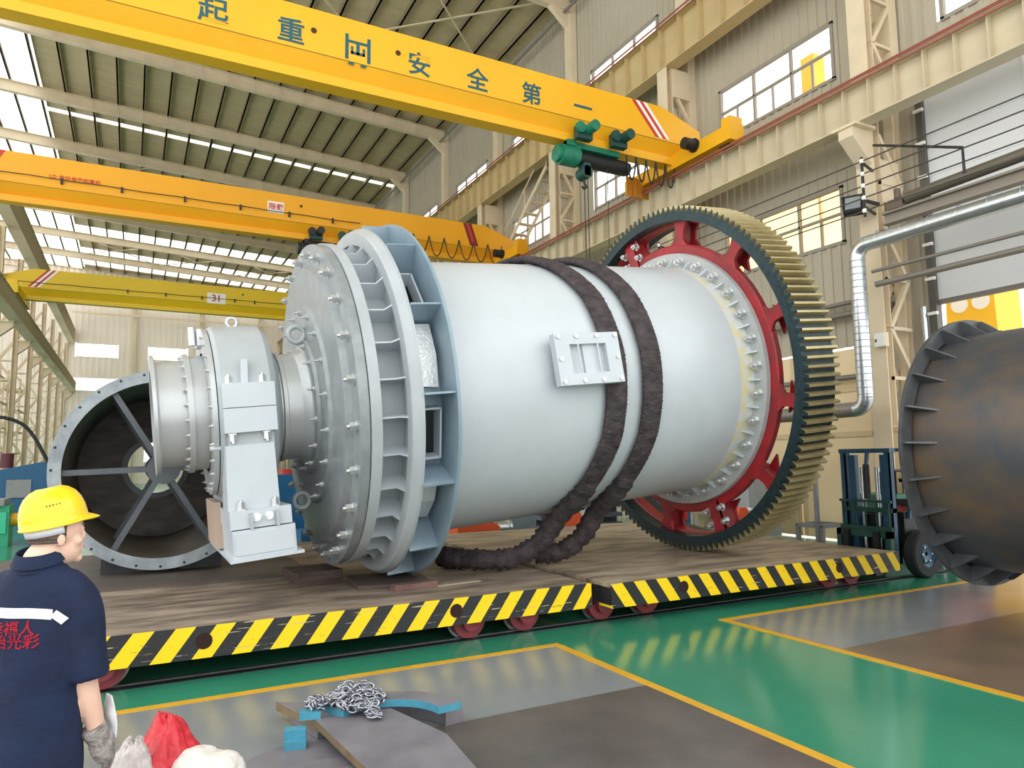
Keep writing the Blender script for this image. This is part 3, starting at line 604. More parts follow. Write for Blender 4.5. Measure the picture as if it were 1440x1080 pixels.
# hatch
hm = rad(4.635, 1.815, 6 * D2R)
HF = MB().box((-.44, -.10, -.30), (.44, .0, -.17)).box((-.44, -.10, .17), (.44, .0, .30)).box((-.44, -.10, -.17), (-.25, .0, .17)).box((.25, -.10, -.17), (.44, .0, .17)).build('hatch_frame', MILLW, mill, hm)
MB().box((-.25, -.02, -.17), (.25, .0, .17)).build('hatch_cover', MILLW, HF)
MB().box((-.30, .0, -.24), (.30, .14, .24)).build('hatch_neck', MILLG, HF)
MB().box((-.05, -.05, -.17), (.14, -.02, .17)).build('cover_rib', MILLW, HF)
for x in (-.13, .14): MB().cyl((x, -.09, -.17), (x, -.09, .17), .012, 8).build('hatch_bar', MILLW, HF)
hb = MB().cyl((0, 0, 0), (0, -.02, 0), .024, 10).mesh('hatch_bolt', BOLTM)
for x, z in [(-.39, .26), (-.15, .26), (.13, .26), (.39, .26), (-.39, -.26), (-.12, -.26), (.14, -.26), (.39, -.26), (-.39, 0), (.39, 0)]: inst('hatch_bolt', hb, HF, T((x, -.10, z)))
# girth gear
GR = MB().lathe([(7.347, 2.42), (7.347, 2.555), (7.938, 2.555), (7.938, 2.42), (7.347, 2.42)], 144).build('girth_gear', GEARD, mill)
MB().lathe([(7.56, 2.395), (7.54, 2.425), (7.76, 2.425), (7.74, 2.395), (7.56, 2.395)], 96).build('rim_band', GEARR, GR)
MB().lathe([(7.465, 1.80), (7.465, 2.05), (7.48, 2.07), (7.56, 2.07), (7.575, 2.05), (7.575, 1.80), (7.465, 1.80)], 96).build('hub_ring', GEARR, GR)
NT = 140; pw = 2 * PI * 2.55 / NT
th = MB()
prof = [(-.30 * pw, 2.545), (.30 * pw, 2.545), (.24 * pw, 2.595), (.13 * pw, 2.638), (-.13 * pw, 2.638), (-.24 * pw, 2.595)]
vs = [(7.347, -r, t) for t, r in prof] + [(7.938, -r, t) for t, r in prof]
th.cur = 1; th.add(vs, [(0, 1, 2, 3, 4, 5)]); th.cur = 0; th.add(vs, [(11, 10, 9, 8, 7, 6)] + [(i, 6 + i, 6 + (i + 1) % 6, (i + 1) % 6) for i in range(6)])
thm = th.mesh('gear_tooth', TOOTH, GEARD)
for i in range(NT): inst('gear_tooth', thm, GR, RX(-2 * PI * i / NT))
def spoke_mesh(w, dbl=False):
    m = MB()
    for x0, x1 in ((7.47, 7.52), (7.72, 7.76)):
        m.add([(x0, -2.03, -w * 1.3), (x1, -2.03, -w * 1.3), (x1, -2.03, w * 1.3), (x0, -2.03, w * 1.3), (x0, -2.15, -w * .55), (x1, -2.15, -w * .55), (x1, -2.15, w * .55), (x0, -2.15, w * .55), (x0, -2.28, -w * .5), (x1, -2.28, -w * .5), (x1, -2.28, w * .5), (x0, -2.28, w * .5), (x0, -2.42, -w * .8), (x1, -2.42, -w * .8), (x1, -2.42, w * .8), (x0, -2.42, w * .8)],
              [f for k in (0, 4, 8) for f in ((k, k + 4, k + 5, k + 1), (k + 1, k + 5, k + 6, k + 2), (k + 2, k + 6, k + 7, k + 3), (k + 3, k + 7, k + 4, k))])
    if dbl:
        m.box((7.44, -2.42, -.10), (7.76, -1.98, -.035)).box((7.44, -2.42, .035), (7.76, -1.98, .10)).box((7.44, -2.42, -.10), (7.48, -1.98, .10))
    else: m.box((7.52, -2.42, -.03), (7.72, -2.0, .03))
    return m.mesh('spoke', GEARR)
sp = spoke_mesh(.17); spd = spoke_mesh(.21, True)
for i in range(12):
    a = (-13 + 30 * i) * D2R
    o = inst('spoke', spd if i in (4, 10) else sp, GR, RX(-a))
    if i in (4, 10):
        for r in (2.10, 2.30):
            for w in (-.16, .16): inst('joint_bolt', b_big, GR, T(pol(7.47, r, a + w / r)))
# ================================================================== QUILTED SLINGS
SLING = mat('sling_cloth', '4e4548', .75, 0, .0, 11, col2='2b2629', bump=1.0, bscale=45, stretch=(.6, 1, 1))
def smooth(pts, n):
    P = [Vector(p) for p in pts]; out = []
    for i in range(len(P) - 1):
        p0, p1, p2, p3 = P[max(i - 1, 0)], P[i], P[i + 1], P[min(i + 2, len(P) - 1)]
        for j in range(n):
            t = j / n; out.append(.5 * ((2 * p1) + (-p0 + p2) * t + (2 * p0 - 5 * p1 + 4 * p2 - p3) * t * t + (-p0 + 3 * p1 - 3 * p2 + p3) * t ** 3))
    return out + [P[-1]]
def sling(tab, tail, label):
    pts = []
    for i in range(len(tab) - 1):
        (a0, s0), (a1, s1) = tab[i], tab[i + 1]
        for j in range(10):
            t = j / 10; a = (a0 + (a1 - a0) * t) * D2R; pts.append(ML @ Vector(pol(s0 + (s1 - s0) * t, 1.775, a)))
    pts = smooth(pts + [Vector(p) for p in tail], 6); N = len(pts); nt_ = len(tail) * 6
    m = MB(); rings = []; prev = None
    axis = AX
    for i, p in enumerate(pts):
        d = (pts[min(i + 1, N - 1)] - pts[max(i - 1, 0)]).normalized()
        a = (axis - d * axis.dot(d)); a = a.normalized() if a.length > .3 else prev; prev = a
        b = a.cross(d); f = max(0, min(1, (i - (N - nt_ - 14)) / 14))
        w = .155 * (1 - f) + .135 * f; h = .05 * (1 - f) + .125 * f
        k = 1 + (.035 + .13 * f) * (1 if i % 2 else -1) * (.6 + .8 * noise.noise((i * .37, 0, 1))) + .05 * f * math.sin(i * .9)
        rings.append([p + (w * k + .02 * noise.noise((i * .7, j, f))) * math.cos(2 * PI * j / 16) * a + (h * k + .016 * noise.noise((i * .9, j * 1.7, 3))) * math.sin(2 * PI * j / 16) * b for j in range(16)])
    m.loft(rings); return tag(m.build('lifting_sling', SLING), label, 'sling', 'quilted lifting slings')
sling([(250, 4.75), (180, 4.75), (120, 4.72), (90, 4.72), (60, 4.92), (35, 5.06), (8, 5.09), (-25, 5.03), (-55, 4.84)], [(4.86, 7.9, 1.15), (4.72, 8.1, .85), (4.5, 8.22, .68), (4.25, 8.28, .625), (4.0, 8.45, .62), (3.8, 8.7, .62), (3.7, 9.0, .62)], 'quilted black lifting sling beside the hatch, its tail curling left on the deck')
sling([(250, 5.5), (180, 5.45), (120, 5.40), (90, 5.42), (60, 5.55), (35, 5.62), (8, 5.63), (-25, 5.58), (-55, 5.43)], [(5.5, 7.95, 1.2), (5.4, 8.15, .88), (5.22, 8.3, .69), (5.02, 8.4, .63), (4.85, 8.5, .62)], 'quilted black lifting sling nearer the red gear')
# ================================================================== RAIL CARTS
DECK = mat('worn_deck', 'a09180', .55, .05, 0, 3.4, col2='5f554b', bump=.25, bscale=14, stretch=(.4, 1.5, 1), thr=(.36, .64))
WHEELR = mat('wheel_red', '8e3a42', .5, .1, .2, 6)
DECK2 = mat('worn_deck_tan', 'b5a68f', .5, .05, 0, 3.0, col2='73675a', bump=.25, bscale=14, stretch=(.4, 1.5, 1), thr=(.36, .6))
def cart(x0, x1, y0, y1, sign, label, wheels, holes):
    c = thing('rail_cart', label, 'rail cart', (0, 0, 0), group='striped rail carts')
    MB().box((x0, y0 + .02, .43), (x1, y1, .475)).build('deck', DECK if sign > 0 else DECK2, c)
    SM = stripe_mat('hazard_%d' % sign, sign)
    MB().box((x0, y0, .205), (x1, y0 + .02, .475)).build('side_beam', SM, c)
    MB().box((x0, y1 - .02, .205), (x1, y1, .475)).build('side_beam', SM, c)
    for xx in (x0, x1 - .02): MB().box((xx, y0 + .02, .205), (xx + .02, y1 - .02, .43)).build('end_beam', SM, c)
    n = 5
    for i in range(1, n): MB().box((x0 + (x1 - x0) * i / n - .05, y0 + .02, .26), (x0 + (x1 - x0) * i / n + .05, y1 - .02, .43)).build('cross_member', BLACKM, c)
    for hx in holes: MB().cyl((hx, y0 - .004, .35), (hx, y0 + .01, .35), .07, 16).build('tow_hole', mat('hole_dark', '2b1612', .9), c)
    for wx in wheels:
        for wy, s in ((7.16, 1), (11.71, -1)):
            w = MB().cyl((wx, wy - .05, .2), (wx, wy + .06, .2), .185, 28).build('wheel', WHEELR, c)
            MB().cyl((wx, wy + .06, .2), (wx, wy + .085, .2), .215, 28).build('wheel_flange', RAILM, w)
            MB().cyl((wx + .0, wy - .13, .2), (wx + .0, wy - .05, .2), .10, 20).build('axle_cap', WHEELR, w)
            MB().box((wx - .13, wy - .08, .2), (wx + .13, wy - .05, .43)).build('axle_bracket', BLACKM, w)
    MB().cyl((wheels[0], 7.1, .2), (wheels[0], 11.6, .2), .04, 10).build('axle', DARKST, c)
    return c
cart(-4.2, 4.70, 6.95, 13.2, 1, 'left rail cart with striped edge under the mill head', (-.15, 3.24, 3.91), (.62, 3.02))
cart(4.86, 10.05, 6.78, 13.0, -1, 'right rail cart with striped edge under the red gear', (4.95, 5.62, 8.9, 9.4), (5.92, 8.72))
# timber under the mill
TIM = mat('dark_timber', '5b4c47', .8, 0, 0, 8, col2='3d322f', bump=.4, stretch=(.3, 2, 2))
TIM2 = mat('reddish_timber', '7d6159', .8, 0, 0, 8, col2='5d4640', bump=.4, stretch=(.3, 2, 2))
def timber(name, lab, loc, size, rz, mt):
    x, y, z = size; m = MB(); e = .008
    m.prism([(-x, -y + e), (-x + e, -y), (x - e, -y), (x, -y + e), (x, y - e), (x - e, y), (-x + e, y), (-x, y - e)], 0, z, 'Z')
    o = m.build(name, mt); o.location = loc; o.rotation_euler = (0, 0, rz); return tag(o, lab, 'timber', 'timbers under the mill')
timber('timber_block', 'dark wooden plank wedged under the rim of the mill head', (2.72, 8.25, .475), (.42, .40, .05), -.12, TIM)
timber('timber_block', 'dark wooden sleeper behind the plank under the mill head', (2.0, 9.0, .475), (.28, .3, .13), .1, TIM)
timber('timber_block', 'reddish timber offcut lying loose in front of the mill rim', (2.83, 7.68, .475), (.26, .07, .075), .12, TIM2)
o = MB().box((-.32, -.05, 0), (.32, .05, .012)).build('deck_scrap', mat('scrap_pale', 'a79a88', .6)); o.location = (3.35, 7.75, .475); o.rotation_euler = (0, 0, .1); tag(o, 'thin pale metal strip lying on the left deck beside the timber', 'strip')
# ================================================================== OPEN DRUM ON THE LEFT CART
DR = mat('drum_grey_primer', 'a7b1b7', .45, .1, 0, 4, col2='858f96', bump=.05)
DRI = mat('drum_inside', '7d7771', .45, .2, 0, 2.2, col2='5b5652', stretch=(1, .6, 3), bump=.1)
DX, DY, DZ = .375, 10.27, 1.83
o = MB().prism([(-4.0, 9.35), (2.0, 9.35), (2.1, 9.5), (2.1, 12.9), (-4.0, 12.9)], .475, .505, 'Z').build('steel_slab', mat('slab_brown', '5f5750', .55, .2, .2, 3)); tag(o, 'dark steel slab lying on the left cart under the open drum', 'slab')
od = thing('open_drum', 'grey open-ended steel drum with six inner spokes, left of the mill', 'drum', (DX, DY, DZ))
MB().lathe([(0, 1.13), (0, 1.275), (.05, 1.275), (.05, 1.19), (3.6, 1.19)], 96, 'Y').build('drum_shell', DR, od)
MB().lathe([(0, 1.13), (.05, 1.165), (3.55, 1.165), (3.55, .45), (3.62, .45), (3.62, 1.19)], 96, 'Y').build('drum_lining', DRI, od)
MB().lathe([(3.53, .43), (3.53, .52), (3.50, .52), (3.50, .43), (3.53, .43)], 48, 'Y').build('far_flange', DR, od)
hole = MB().cyl((0, -.003, 0), (0, .01, 0), .017, 10).mesh('bolt_hole', BLACKM)
for i in range(28): inst('bolt_hole', hole, od, T((1.235 * math.cos(i * 2 * PI / 28), 0, 1.235 * math.sin(i * 2 * PI / 28))))
SPK = mat('spider_slate', '5b636a', .45, .2, .2, 5)
for yy in (.12, 1.9):
    MB().cyl((0, yy - .06, 0), (0, yy + .1, 0), .2, 24).build('spider_hub', SPK, od)
    for i in range(6):
        a = (2 + 60 * i) * D2R
        MB().bar((.15 * math.cos(a), yy, .15 * math.sin(a)), (1.17 * math.cos(a), yy, 1.17 * math.sin(a)), .07, .10, (0, 1, 0)).bar((.15 * math.cos(a), yy + .09, .15 * math.sin(a)), (1.17 * math.cos(a), yy + .09, 1.17 * math.sin(a)), .05, .05, (0, 1, 0)).build('spoke', SPK, od)
for i, (sx, lab) in enumerate(((-.42, 'dark steel chock under the open drum, left one'), (.5, 'dark steel chock under the open drum, right one'))):
    pr = [(-.25, 0), (.25, 0), (.25, .08 + (.14 if sx > 0 else 0)), (-.25, .08 + (.14 if sx < 0 else 0))]
    o = MB().prism(pr, -.3, .3, 'Y').build('drum_chock', DARKST); o.location = (DX + sx, DY + .6, .505); tag(o, lab, 'chock', 'chocks under the open drum')
# ================================================================== BLACK DRUM ON THE RIGHT
BD = mat('black_scale_steel', '4b4f55', .40, .3, 0, 1.1, col2='7d6446', thr=(.30, .50), stretch=(1, .5, .6), bump=.06)
BF = mat('black_drum_flange', '5e6266', .45, .4, .3, 5)
bd = thing('black_drum', 'large dark steel drum with gusseted flange at the right edge', 'drum', (9.9, 5.43, 1.94))
MB().lathe([(-.0, 1.40), (0, 1.735), (-.05, 1.735), (-.05, 1.55)], 96, 'Y').build('end_flange', BF, bd)
MB().lathe([(-.0, 1.52), (-5.6, 1.52)], 96, 'Y').lathe([(0, 1.47), (-5.6, 1.47), (-5.6, 1.52)], 96, 'Y').build('drum_shell', BD, bd)
gme = MB().prism([(-.05, 1.51), (-.05, 1.72), (-.09, 1.72), (-.36, 1.51)], -.012, .012, 'X').mesh('flange_gusset', BF)
for i in range(24): inst('flange_gusset', gme, bd, RY(i * 15 * D2R + .06))
for sx, lab in ((-.9, 'steel chock under the black drum, outer left'), (.9, 'steel chock under the black drum, outer right')):
    pr = [(-.25, 0), (.25, 0), (.25, .15 + (.5 if sx > 0 else 0)), (-.25, .15 + (.5 if sx < 0 else 0))]
    o = MB().prism(pr, -.2, .2, 'Y').build('drum_chock', DARKST); o.location = (9.9 + sx, 1.4, .0); tag(o, lab, 'chock', 'chocks under the black drum')
# ================================================================== FORKLIFT
FB = mat('forklift_blue', '2f5a78', .4, .2, .2, 6); RUB = mat('rubber', '2c2f32', .75, 0, .15, 8); FG = mat('forklift_green', '1f4f46', .5, 0, .2, 5)
fk = thing('forklift', 'blue-masted forklift parked between the rail cart and the black drum', 'forklift', (10.95, 7.5, 0))
for y in (-.42, .36):
    MB().box((-.55, y, .12), (-.43, y + .02, 1.98)).box((-.55, y, .12), (-.53, y + .09, 1.98)).box((-.45, y, .12), (-.43, y + .09, 1.98)).build('mast_rail', FB, fk)
for y in (-.36, .20): MB().box((-.53, y, .2), (-.44, y + .12, 1.9)).build('inner_mast', FB, fk)
MB().box((-.57, -.44, 1.93), (-.42, .46, 2.0)).build('mast_crossbar', FB, fk); MB().box((-.56, -.42, 1.0), (-.42, .44, 1.07)).build('mast_crossbar', FG, fk)
for y in (-.14, .12): MB().cyl((-.47, y, .2), (-.47, y, 1.7), .035, 10).build('lift_cylinder', GALV, fk)
MB().box((-.70, -.46, .62), (-.58, .48, .72)).box((-.70, -.46, .25), (-.58, .48, .35)).box((-.70, -.46, .25), (-.60, -.38, .72)).box((-.70, .40, .25), (-.60, .48, .72)).build('carriage', FG, fk)
for y in (-.30, .22): MB().box((-.76, y, .10), (-.70, y + .1, .72)).box((-.87, y, .06), (-.70, y + .1, .10)).build('fork', BLACKM, fk)
MB().cyl((-.5, .02, 1.2), (-.5, .02, 1.75), .05, 10).build('hose_reel', DARKST, fk)
for wx, wy, r in ((0.0, -.5, .36), (0.0, .42, .36), (1.55, -.48, .26), (1.55, .42, .26)):
    w = MB().lathe([(-.1, r * .55), (-.1, r * .93), (-.07, r), (.07, r), (.1, r * .93), (.1, r * .55)], 32, 'Y').build('wheel', RUB, fk, T((wx, wy, r)))
    MB().lathe([(-.06, .03), (-.075, r * .3), (-.05, r * .42), (-.09, r * .56), (.09, r * .56)], 24, 'Y').build('wheel_rim', FB, w)
    nut = MB().cyl((0, -.085, 0), (0, -.06, 0), .016, 6).mesh('wheel_nut', BOLTM)
    for i in range(6): inst('wheel_nut', nut, w, T((r * .33 * math.cos(i * PI / 3), 0, r * .33 * math.sin(i * PI / 3))))
MB().box((-.2, -.36, .3), (1.6, .36, .55)).build('chassis', BLACKM, fk)
MB().box((-.62, -.44, .72), (-.58, .46, .78)).box((-.62, -.44, 1.15), (-.58, .46, 1.19)).build('load_backrest', FG, fk)
for y in (-.4, -.2, .0, .2, .4): MB().box((-.61, y, .72), (-.59, y + .025, 1.19)).build('backrest_bar', FG, fk)
MB().box((-.4, -.34, .2), (-.26, .34, .95)).build('front_panel', BLACKM, fk)
MB().prism([(.5, .55), (1.9, .55), (1.95, .95), (1.8, 1.15), (.6, 1.05)], -.42, .42, 'Y').build('counterweight', mat('forklift_red', 'b0302a', .45), fk)
MB().prism([(-.25, .5), (.1, .5), (.1, .75), (-.1, 1.0), (-.25, 1.0)], -.4, .4, 'Y').build('dashboard', BLACKM, fk)
MB().box((.55, -.25, 1.05), (1.0, .25, 1.15)).box((.95, -.25, 1.15), (1.05, .25, 1.6)).build('seat', BLACKM, fk)
for x in (-.15, 1.45):
    for y in (-.42, .38): MB().bar((x, y, .9), (x + (.2 if x < 0 else -.1), y, 1.95), .05).build('guard_post', FB, fk)
MB().box((.0, -.44, 1.95), (1.4, .44, 2.0)).build('overhead_guard', FB, fk)
# ================================================================== STEEL STAND, CABINETS, TROLLEY
GREYP = mat('grey_machine', 'a9b0b4', .5, 0, .1, 3); STG = mat('stand_grey', '8b8d8f', .5, .2, .15, 5)
sd = thing('steel_stand', 'grey angle-iron stand with a tall back post beside the gear', 'stand', (11.25, 9.05, 0), .1)
for x, y, h in ((0, 0, .62), (.62, 0, .62), (.62, .5, 1.65), (0, .5, .62)): MB().box((x, y, 0), (x + .07, y + .07, h)).build('leg', STG, sd)
MB().box((0, 0, .56), (.69, .07, .63)).box((.62, .07, .56), (.69, .5, .63)).box((0, .5, .56), (.69, .57, .63)).box((0, .07, .56), (.07, .5, .63)).build('top_rail', STG, sd)
MB().box((-.3, 0, 0), (.75, .07, .06)).box((-.3, .5, 0), (.75, .57, .06)).build('foot_rail', STG, sd)
tr = thing('tool_trolley', 'green tool trolley with black bent handrail behind the forklift', 'trolley', (12.9, 9.0, 0))
MB().box((-.5, -.35, .2), (.5, .35, 1.15)).build('trolley_body', mat('trolley_green', '1d6a55', .5, 0, .1, 3), tr)
MB().tube(smooth([(-.45, -.33, 1.15), (-.45, -.33, 1.5), (-.35, -.33, 1.58), (.35, -.33, 1.58), (.45, -.33, 1.5), (.45, -.33, 1.15)], 4), .025, 8).build('handrail', BLACKM, tr)
for x in (-.2, .0, .2): MB().cyl((x, -.33, 1.15), (x, -.33, 1.58), .015, 6).build('rail_bar', BLACKM, tr)
for x in (-.4, .4):
    for y in (-.28, .28): MB().cyl((x, y - .03, .1), (x, y + .03, .1), .1, 14).build('caster', RUB, tr)
cb = thing('control_cabinet', 'pale grey machine cabinet seen between the gear spokes', 'cabinet', (13.0, 12.4, 0))
MB().box((-.5, -.4, .05), (.5, .4, 1.5)).build('cabinet_body', GREYP, cb); MB().box((-.46, -.42, .15), (-.02, -.4, 1.42)).build('cabinet_door', GREYP, cb); MB().box((.02, -.42, .15), (.46, -.4, 1.42)).build('cabinet_door', GREYP, cb)
MB().box((-.5, -.35, 1.5), (.3, .3, 1.95)).build('upper_unit', WHITE, cb); MB().cyl((-.3, -.38, 1.75), (-.3, -.35, 1.75), .1, 14).build('gauge', BLACKM, cb)
# drive motors and machines behind the mill
OR = mat('motor_orange', 'e85a2c', .5, 0, .1, 3); BLU = mat('machine_blue', '1f6fa8', .5, 0, .15, 3); GRN = mat('machine_green', '29a07c', .5, 0, .15, 3)
def motor(loc, w, lab, rz=0., s=1.):
    t = thing('drive_motor', lab, 'motor', loc, rz, 'orange drive motors')
    MB().prism([(-w / 2, .0), (w / 2, .0), (w / 2, .42 * s), (w * .2, .62 * s), (-w * .3, .62 * s), (-w / 2, .42 * s)], -.25, .25, 'Y').build('motor_housing', OR, t)
    MB().cyl((w / 2, 0, .35 * s), (w / 2 + .28, 0, .35 * s), .22 * s, 20).cyl((w / 2 + .28, 0, .35 * s), (w / 2 + .34, 0, .35 * s), .26 * s, 20).build('coupling', GALV, t)
    MB().box((-w / 2 - .1, -.35, -.12), (w / 2 + .5, .35, .0)).build('bed_plate', DARKST, t)
motor((6.6, 14.2, .12), 1.0, 'orange drive motor under the mill shell, left of the slings', s=.8); motor((8.9, 14.2, .12), .7, 'orange drive motor glimpsed between the two slings'); motor((11.6, 11.6, .12), .6, 'orange drive motor seen through the lower gear spokes', .3, 1.1)
t = thing('parts_bin', 'colourful blue and red parts bin seen through the lowest gear opening', 'bin', (11.4, 13.6, 0)); MB().box((-.5, -.3, .0), (.5, .3, .95)).build('bin_body', BLU, t); MB().box((-.42, -.32, .3), (-.1, -.3, .7)).box((.15, -.32, .4), (.4, -.3, .8)).build('bin_label', RED, t)
bs = thing('beam_stack', 'stack of dark steel beams on the floor behind the slings', 'beams', (9.9, 15.2, 0))
for i in range(3): MB().box((-1.2, -.3 + .02 * i, i * .24), (1.2, .3, i * .24 + .05)).box((-1.2, -.02, i * .24 + .05), (1.2, .02, i * .24 + .19)).box((-1.2, -.3, i * .24 + .19), (1.2, .3, i * .24 + .235)).build('beam', mat('beam_slate', '646a76', .5, .2), bs)
mc = thing('grey_machine', 'slate grey machine bed behind the lower shell', 'machine', (8.9, 17.2, 0)); MB().box((-1.6, -.5, 0), (1.6, .5, 1.35)).build('machine_bed', mat('machine_slate', '7d8792', .5), mc); MB().box((-1.4, -.6, 1.35), (.2, .4, 1.5)).build('machine_table', STG, mc)
for k, (x, y, z1, lab) in enumerate(((2.8, 15.0, 1.75, 'blue gearbox with red cap behind the bearing pedestal'), (3.05, 13.6, .75, 'low blue gearbox behind the bearing base'))):
    t = thing('gearbox', lab, 'gearbox', (x, y, 0), group='blue gearboxes'); MB().box((-.3, -.3, .0), (.3, .3, z1 - .1)).build('gearbox_case', BLU, t); MB().cyl((0, 0, z1 - .1), (0, 0, z1), .16, 16).build('breather_cap', RED if k == 0 else DARKST, t); MB().cyl((.3, 0, z1 * .5), (.5, 0, z1 * .5), .12, 14).build('output_shaft', GALV, t)
t = thing('press_machine', 'green machine at the left edge beside the yellow helmet', 'machine', (-3.5, 21.0, 0)); MB().box((-.9, -.4, .0), (1.0, .4, .95)).build('machine_base', GRN, t); MB().box((-1.0, -.5, .95), (.9, .5, 1.1)).build('table_top', STG, t); MB().box((.6, -.44, .3), (.95, -.4, .8)).build('access_panel', mat('panel_green', '35b98f', .5), t); MB().cyl((1.0, 0, .6), (1.2, 0, .6), .15, 12).build('hand_wheel', CRANEY, t)
t = thing('machine_tool', 'blue machine tool left of the open drum', 'machine', (-3.2, 30, 0)); MB().prism([(-.9, 0), (.9, 0), (.9, 1.7), (.5, 2.0), (-.9, 1.7)], -.6, .6, 'Y').build('machine_case', mat('machine_deep_blue', '14557f', .5), t); MB().box((-.5, -.64, .8), (.2, -.6, 1.4)).build('control_panel', STG, t); MB().cyl((-.6, 0, 1.8), (-.6, 0, 2.3), .2, 12).build('spindle', mat('maroon', '5a2833', .6), t)
tag(MB().tube(smooth([(-6, 31, 2.6), (-4.6, 30, 3.5), (-3.4, 30, 3.3), (-2.6, 30, 2.0)], 6), .06, 8).build('machine_hose', BLACKM), 'black hose arching over the blue machine tool', 'hose')
# storage racks along the left columns
RK = mat('rack_cream', 'd6c3a4', .6); 
for i, y in enumerate((34, 41, 48, 56)):
    r = thing('storage_rack', 'tall cream storage rack on the left, %s from the camera' % ['nearest', 'second', 'third', 'farthest'][i], 'rack', (-7.6, y, 0), group='left storage racks')
    for yy in (0, 3.0):
        for x in (0, .9): MB().box((x, yy, 0), (x + .1, yy + .1, 7.5)).build('upright', RK, r)
    for z in (1.2, 2.6, 4.0, 5.4, 6.8): MB().box((0, 0, z), (1.0, 3.1, z + .08)).build('shelf', RK, r)
# ================================================================== STEEL OFFCUTS AND CHAIN
PLT = mat('cut_plate', '85838a', .5, .15, 0, 3, col2='716f77', bump=.1); EDGE = mat('flame_cut_edge', '8c7a5c', .5, .3, .3, 8); BEDGE = mat('blue_edge', '4c9db8', .5, .1, .2, 10)
def plate(poly, z0, z1, lab, edge=EDGE, grp='steel plate offcuts', M=None, hole=None):
    n = len(poly); m = MB(); m.cur = 0
    vs = [(x, y, z1) for x, y in poly] + [(x, y, z0) for x, y in poly]
    m.add(vs, [tuple(range(n)), tuple(range(n, 2 * n))[::-1]]); m.cur = 1; m.add(vs, [(i, n + i, n + (i + 1) % n, (i + 1) % n) for i in range(n)])
    cx = sum(p[0] for p in poly) / n; cy = sum(p[1] for p in poly) / n
    m.v = [(x - cx, y - cy, z - z0) for x, y, z in m.v]
    o = m.build('steel_plate', [PLT, edge]); o.location = (cx, cy, z0); return tag(o, lab, 'plate', grp)
circ = lambda cx, cy, r, n=40: [(cx + r * math.cos(2 * PI * i / n), cy + r * math.sin(2 * PI * i / n)) for i in range(n)]
def sector(cx, cy, r0, r1, a0, a1, n=18):
    A = [a0 + (a1 - a0) * i / n for i in range(n + 1)]
    return [(cx + r1 * math.cos(a), cy + r1 * math.sin(a)) for a in A] + [(cx + r0 * math.cos(a), cy + r0 * math.sin(a)) for a in A[::-1]]
plate(circ(1.0, 4.66, .40), .007, .035, 'large round plate at the bottom of the scrap pile', PLT)
plate(circ(1.05, 4.42, .26), .035, .06, 'smaller round plate lying on the large round plate', PLT)
plate([(1.16, 5.10), (1.68, 5.03), (1.84, 4.4), (1.76, 3.5), (1.30, 3.5)], .115, .165, 'big slanted grey plate on top of the scrap pile')
plate([(1.42, 4.95), (1.62, 4.9), (1.62, 4.3), (1.46, 4.3)], .007, .115, 'thick block hidden below the big slanted plate')
plate([(.78, 4.42), (1.06, 4.50), (1.12, 4.22), (.86, 4.14)], .06, .085, 'left rectangular cut-off plate on the round plates', PLT)
plate([(1.10, 4.46), (1.30, 4.40), (1.30, 4.12), (1.14, 4.16)], .06, .085, 'right rectangular cut-off plate on the round plates', PLT)
plate([(1.02, 5.72), (1.45, 5.42), (1.62, 5.12), (1.20, 5.10)], .06, .12, 'grey corner plate poking out behind the chain')
plate([(1.10, 5.55), (1.5, 5.30), (1.5, 5.15), (1.2, 5.15)], .007, .06, 'packing plate below the corner plate', PLT)
plate(sector(1.55, 4.70, .38, .56, .12, 2.15), .165, .215, 'curved plate with bright blue edges under the chain', BEDGE)
plate(sector(1.62, 4.86, .44, .58, .15, 1.5), .007, .115, 'second curved plate behind the blue-edged one', PLT)
for i, (x, y, z, lab) in enumerate(((1.02, 5.0, .035, 'lower blue offcut block at the left of the pile'), (1.03, 5.06, .085, 'upper blue offcut block at the left of the pile'), (1.14, 5.12, .165, 'blue offcut block next to the slanted plate'))):
    o = MB().box((-.07, -.045, 0), (.07, .045, .05)).build('offcut_block', BEDGE if i < 3 else PLT); o.location = (x, y, z); o.rotation_euler = (0, 0, -.25); tag(o, lab, 'block', 'blue offcut blocks')
CH = mat('chain_steel', 'b5b8c2', .25, .9, .2, 30); m = MB(); random.seed(3)
def link(p, rot): m.torus(p, .022, .0062, rot, 12, 6, 1.5)
for i in range(210):
    r = .17 * math.sqrt(random.random()); a = random.random() * 2 * PI; hgt = .13 * (1 - (r / .18) ** 2)
    p = (r * math.cos(a) * 1.15 + .02, r * math.sin(a), random.random() * hgt + .012)
    link(p, RZ(random.random() * 6.3) @ RX(random.random() * 3.1) @ RY(random.random() * .8 - .4))
for i in range(40):
    link((-.2 - .1 * random.random(), .02 + .12 * (random.random() - .5), .012 + .06 * random.random()), RZ(random.random() * 6.3) @ RX(random.random() * 3.1))
for i in range(22):
    link((.05 + .06 * random.random(), -.17 - .12 * random.random(), -.02 + .03 * random.random()), RZ(random.random() * 6.3) @ RX(random.random() * 3.1))
o = m.build('chain', CH); o.location = (1.44, 5.14, .205); tag(o, 'silver steel chain heaped on the plate offcuts', 'chain')
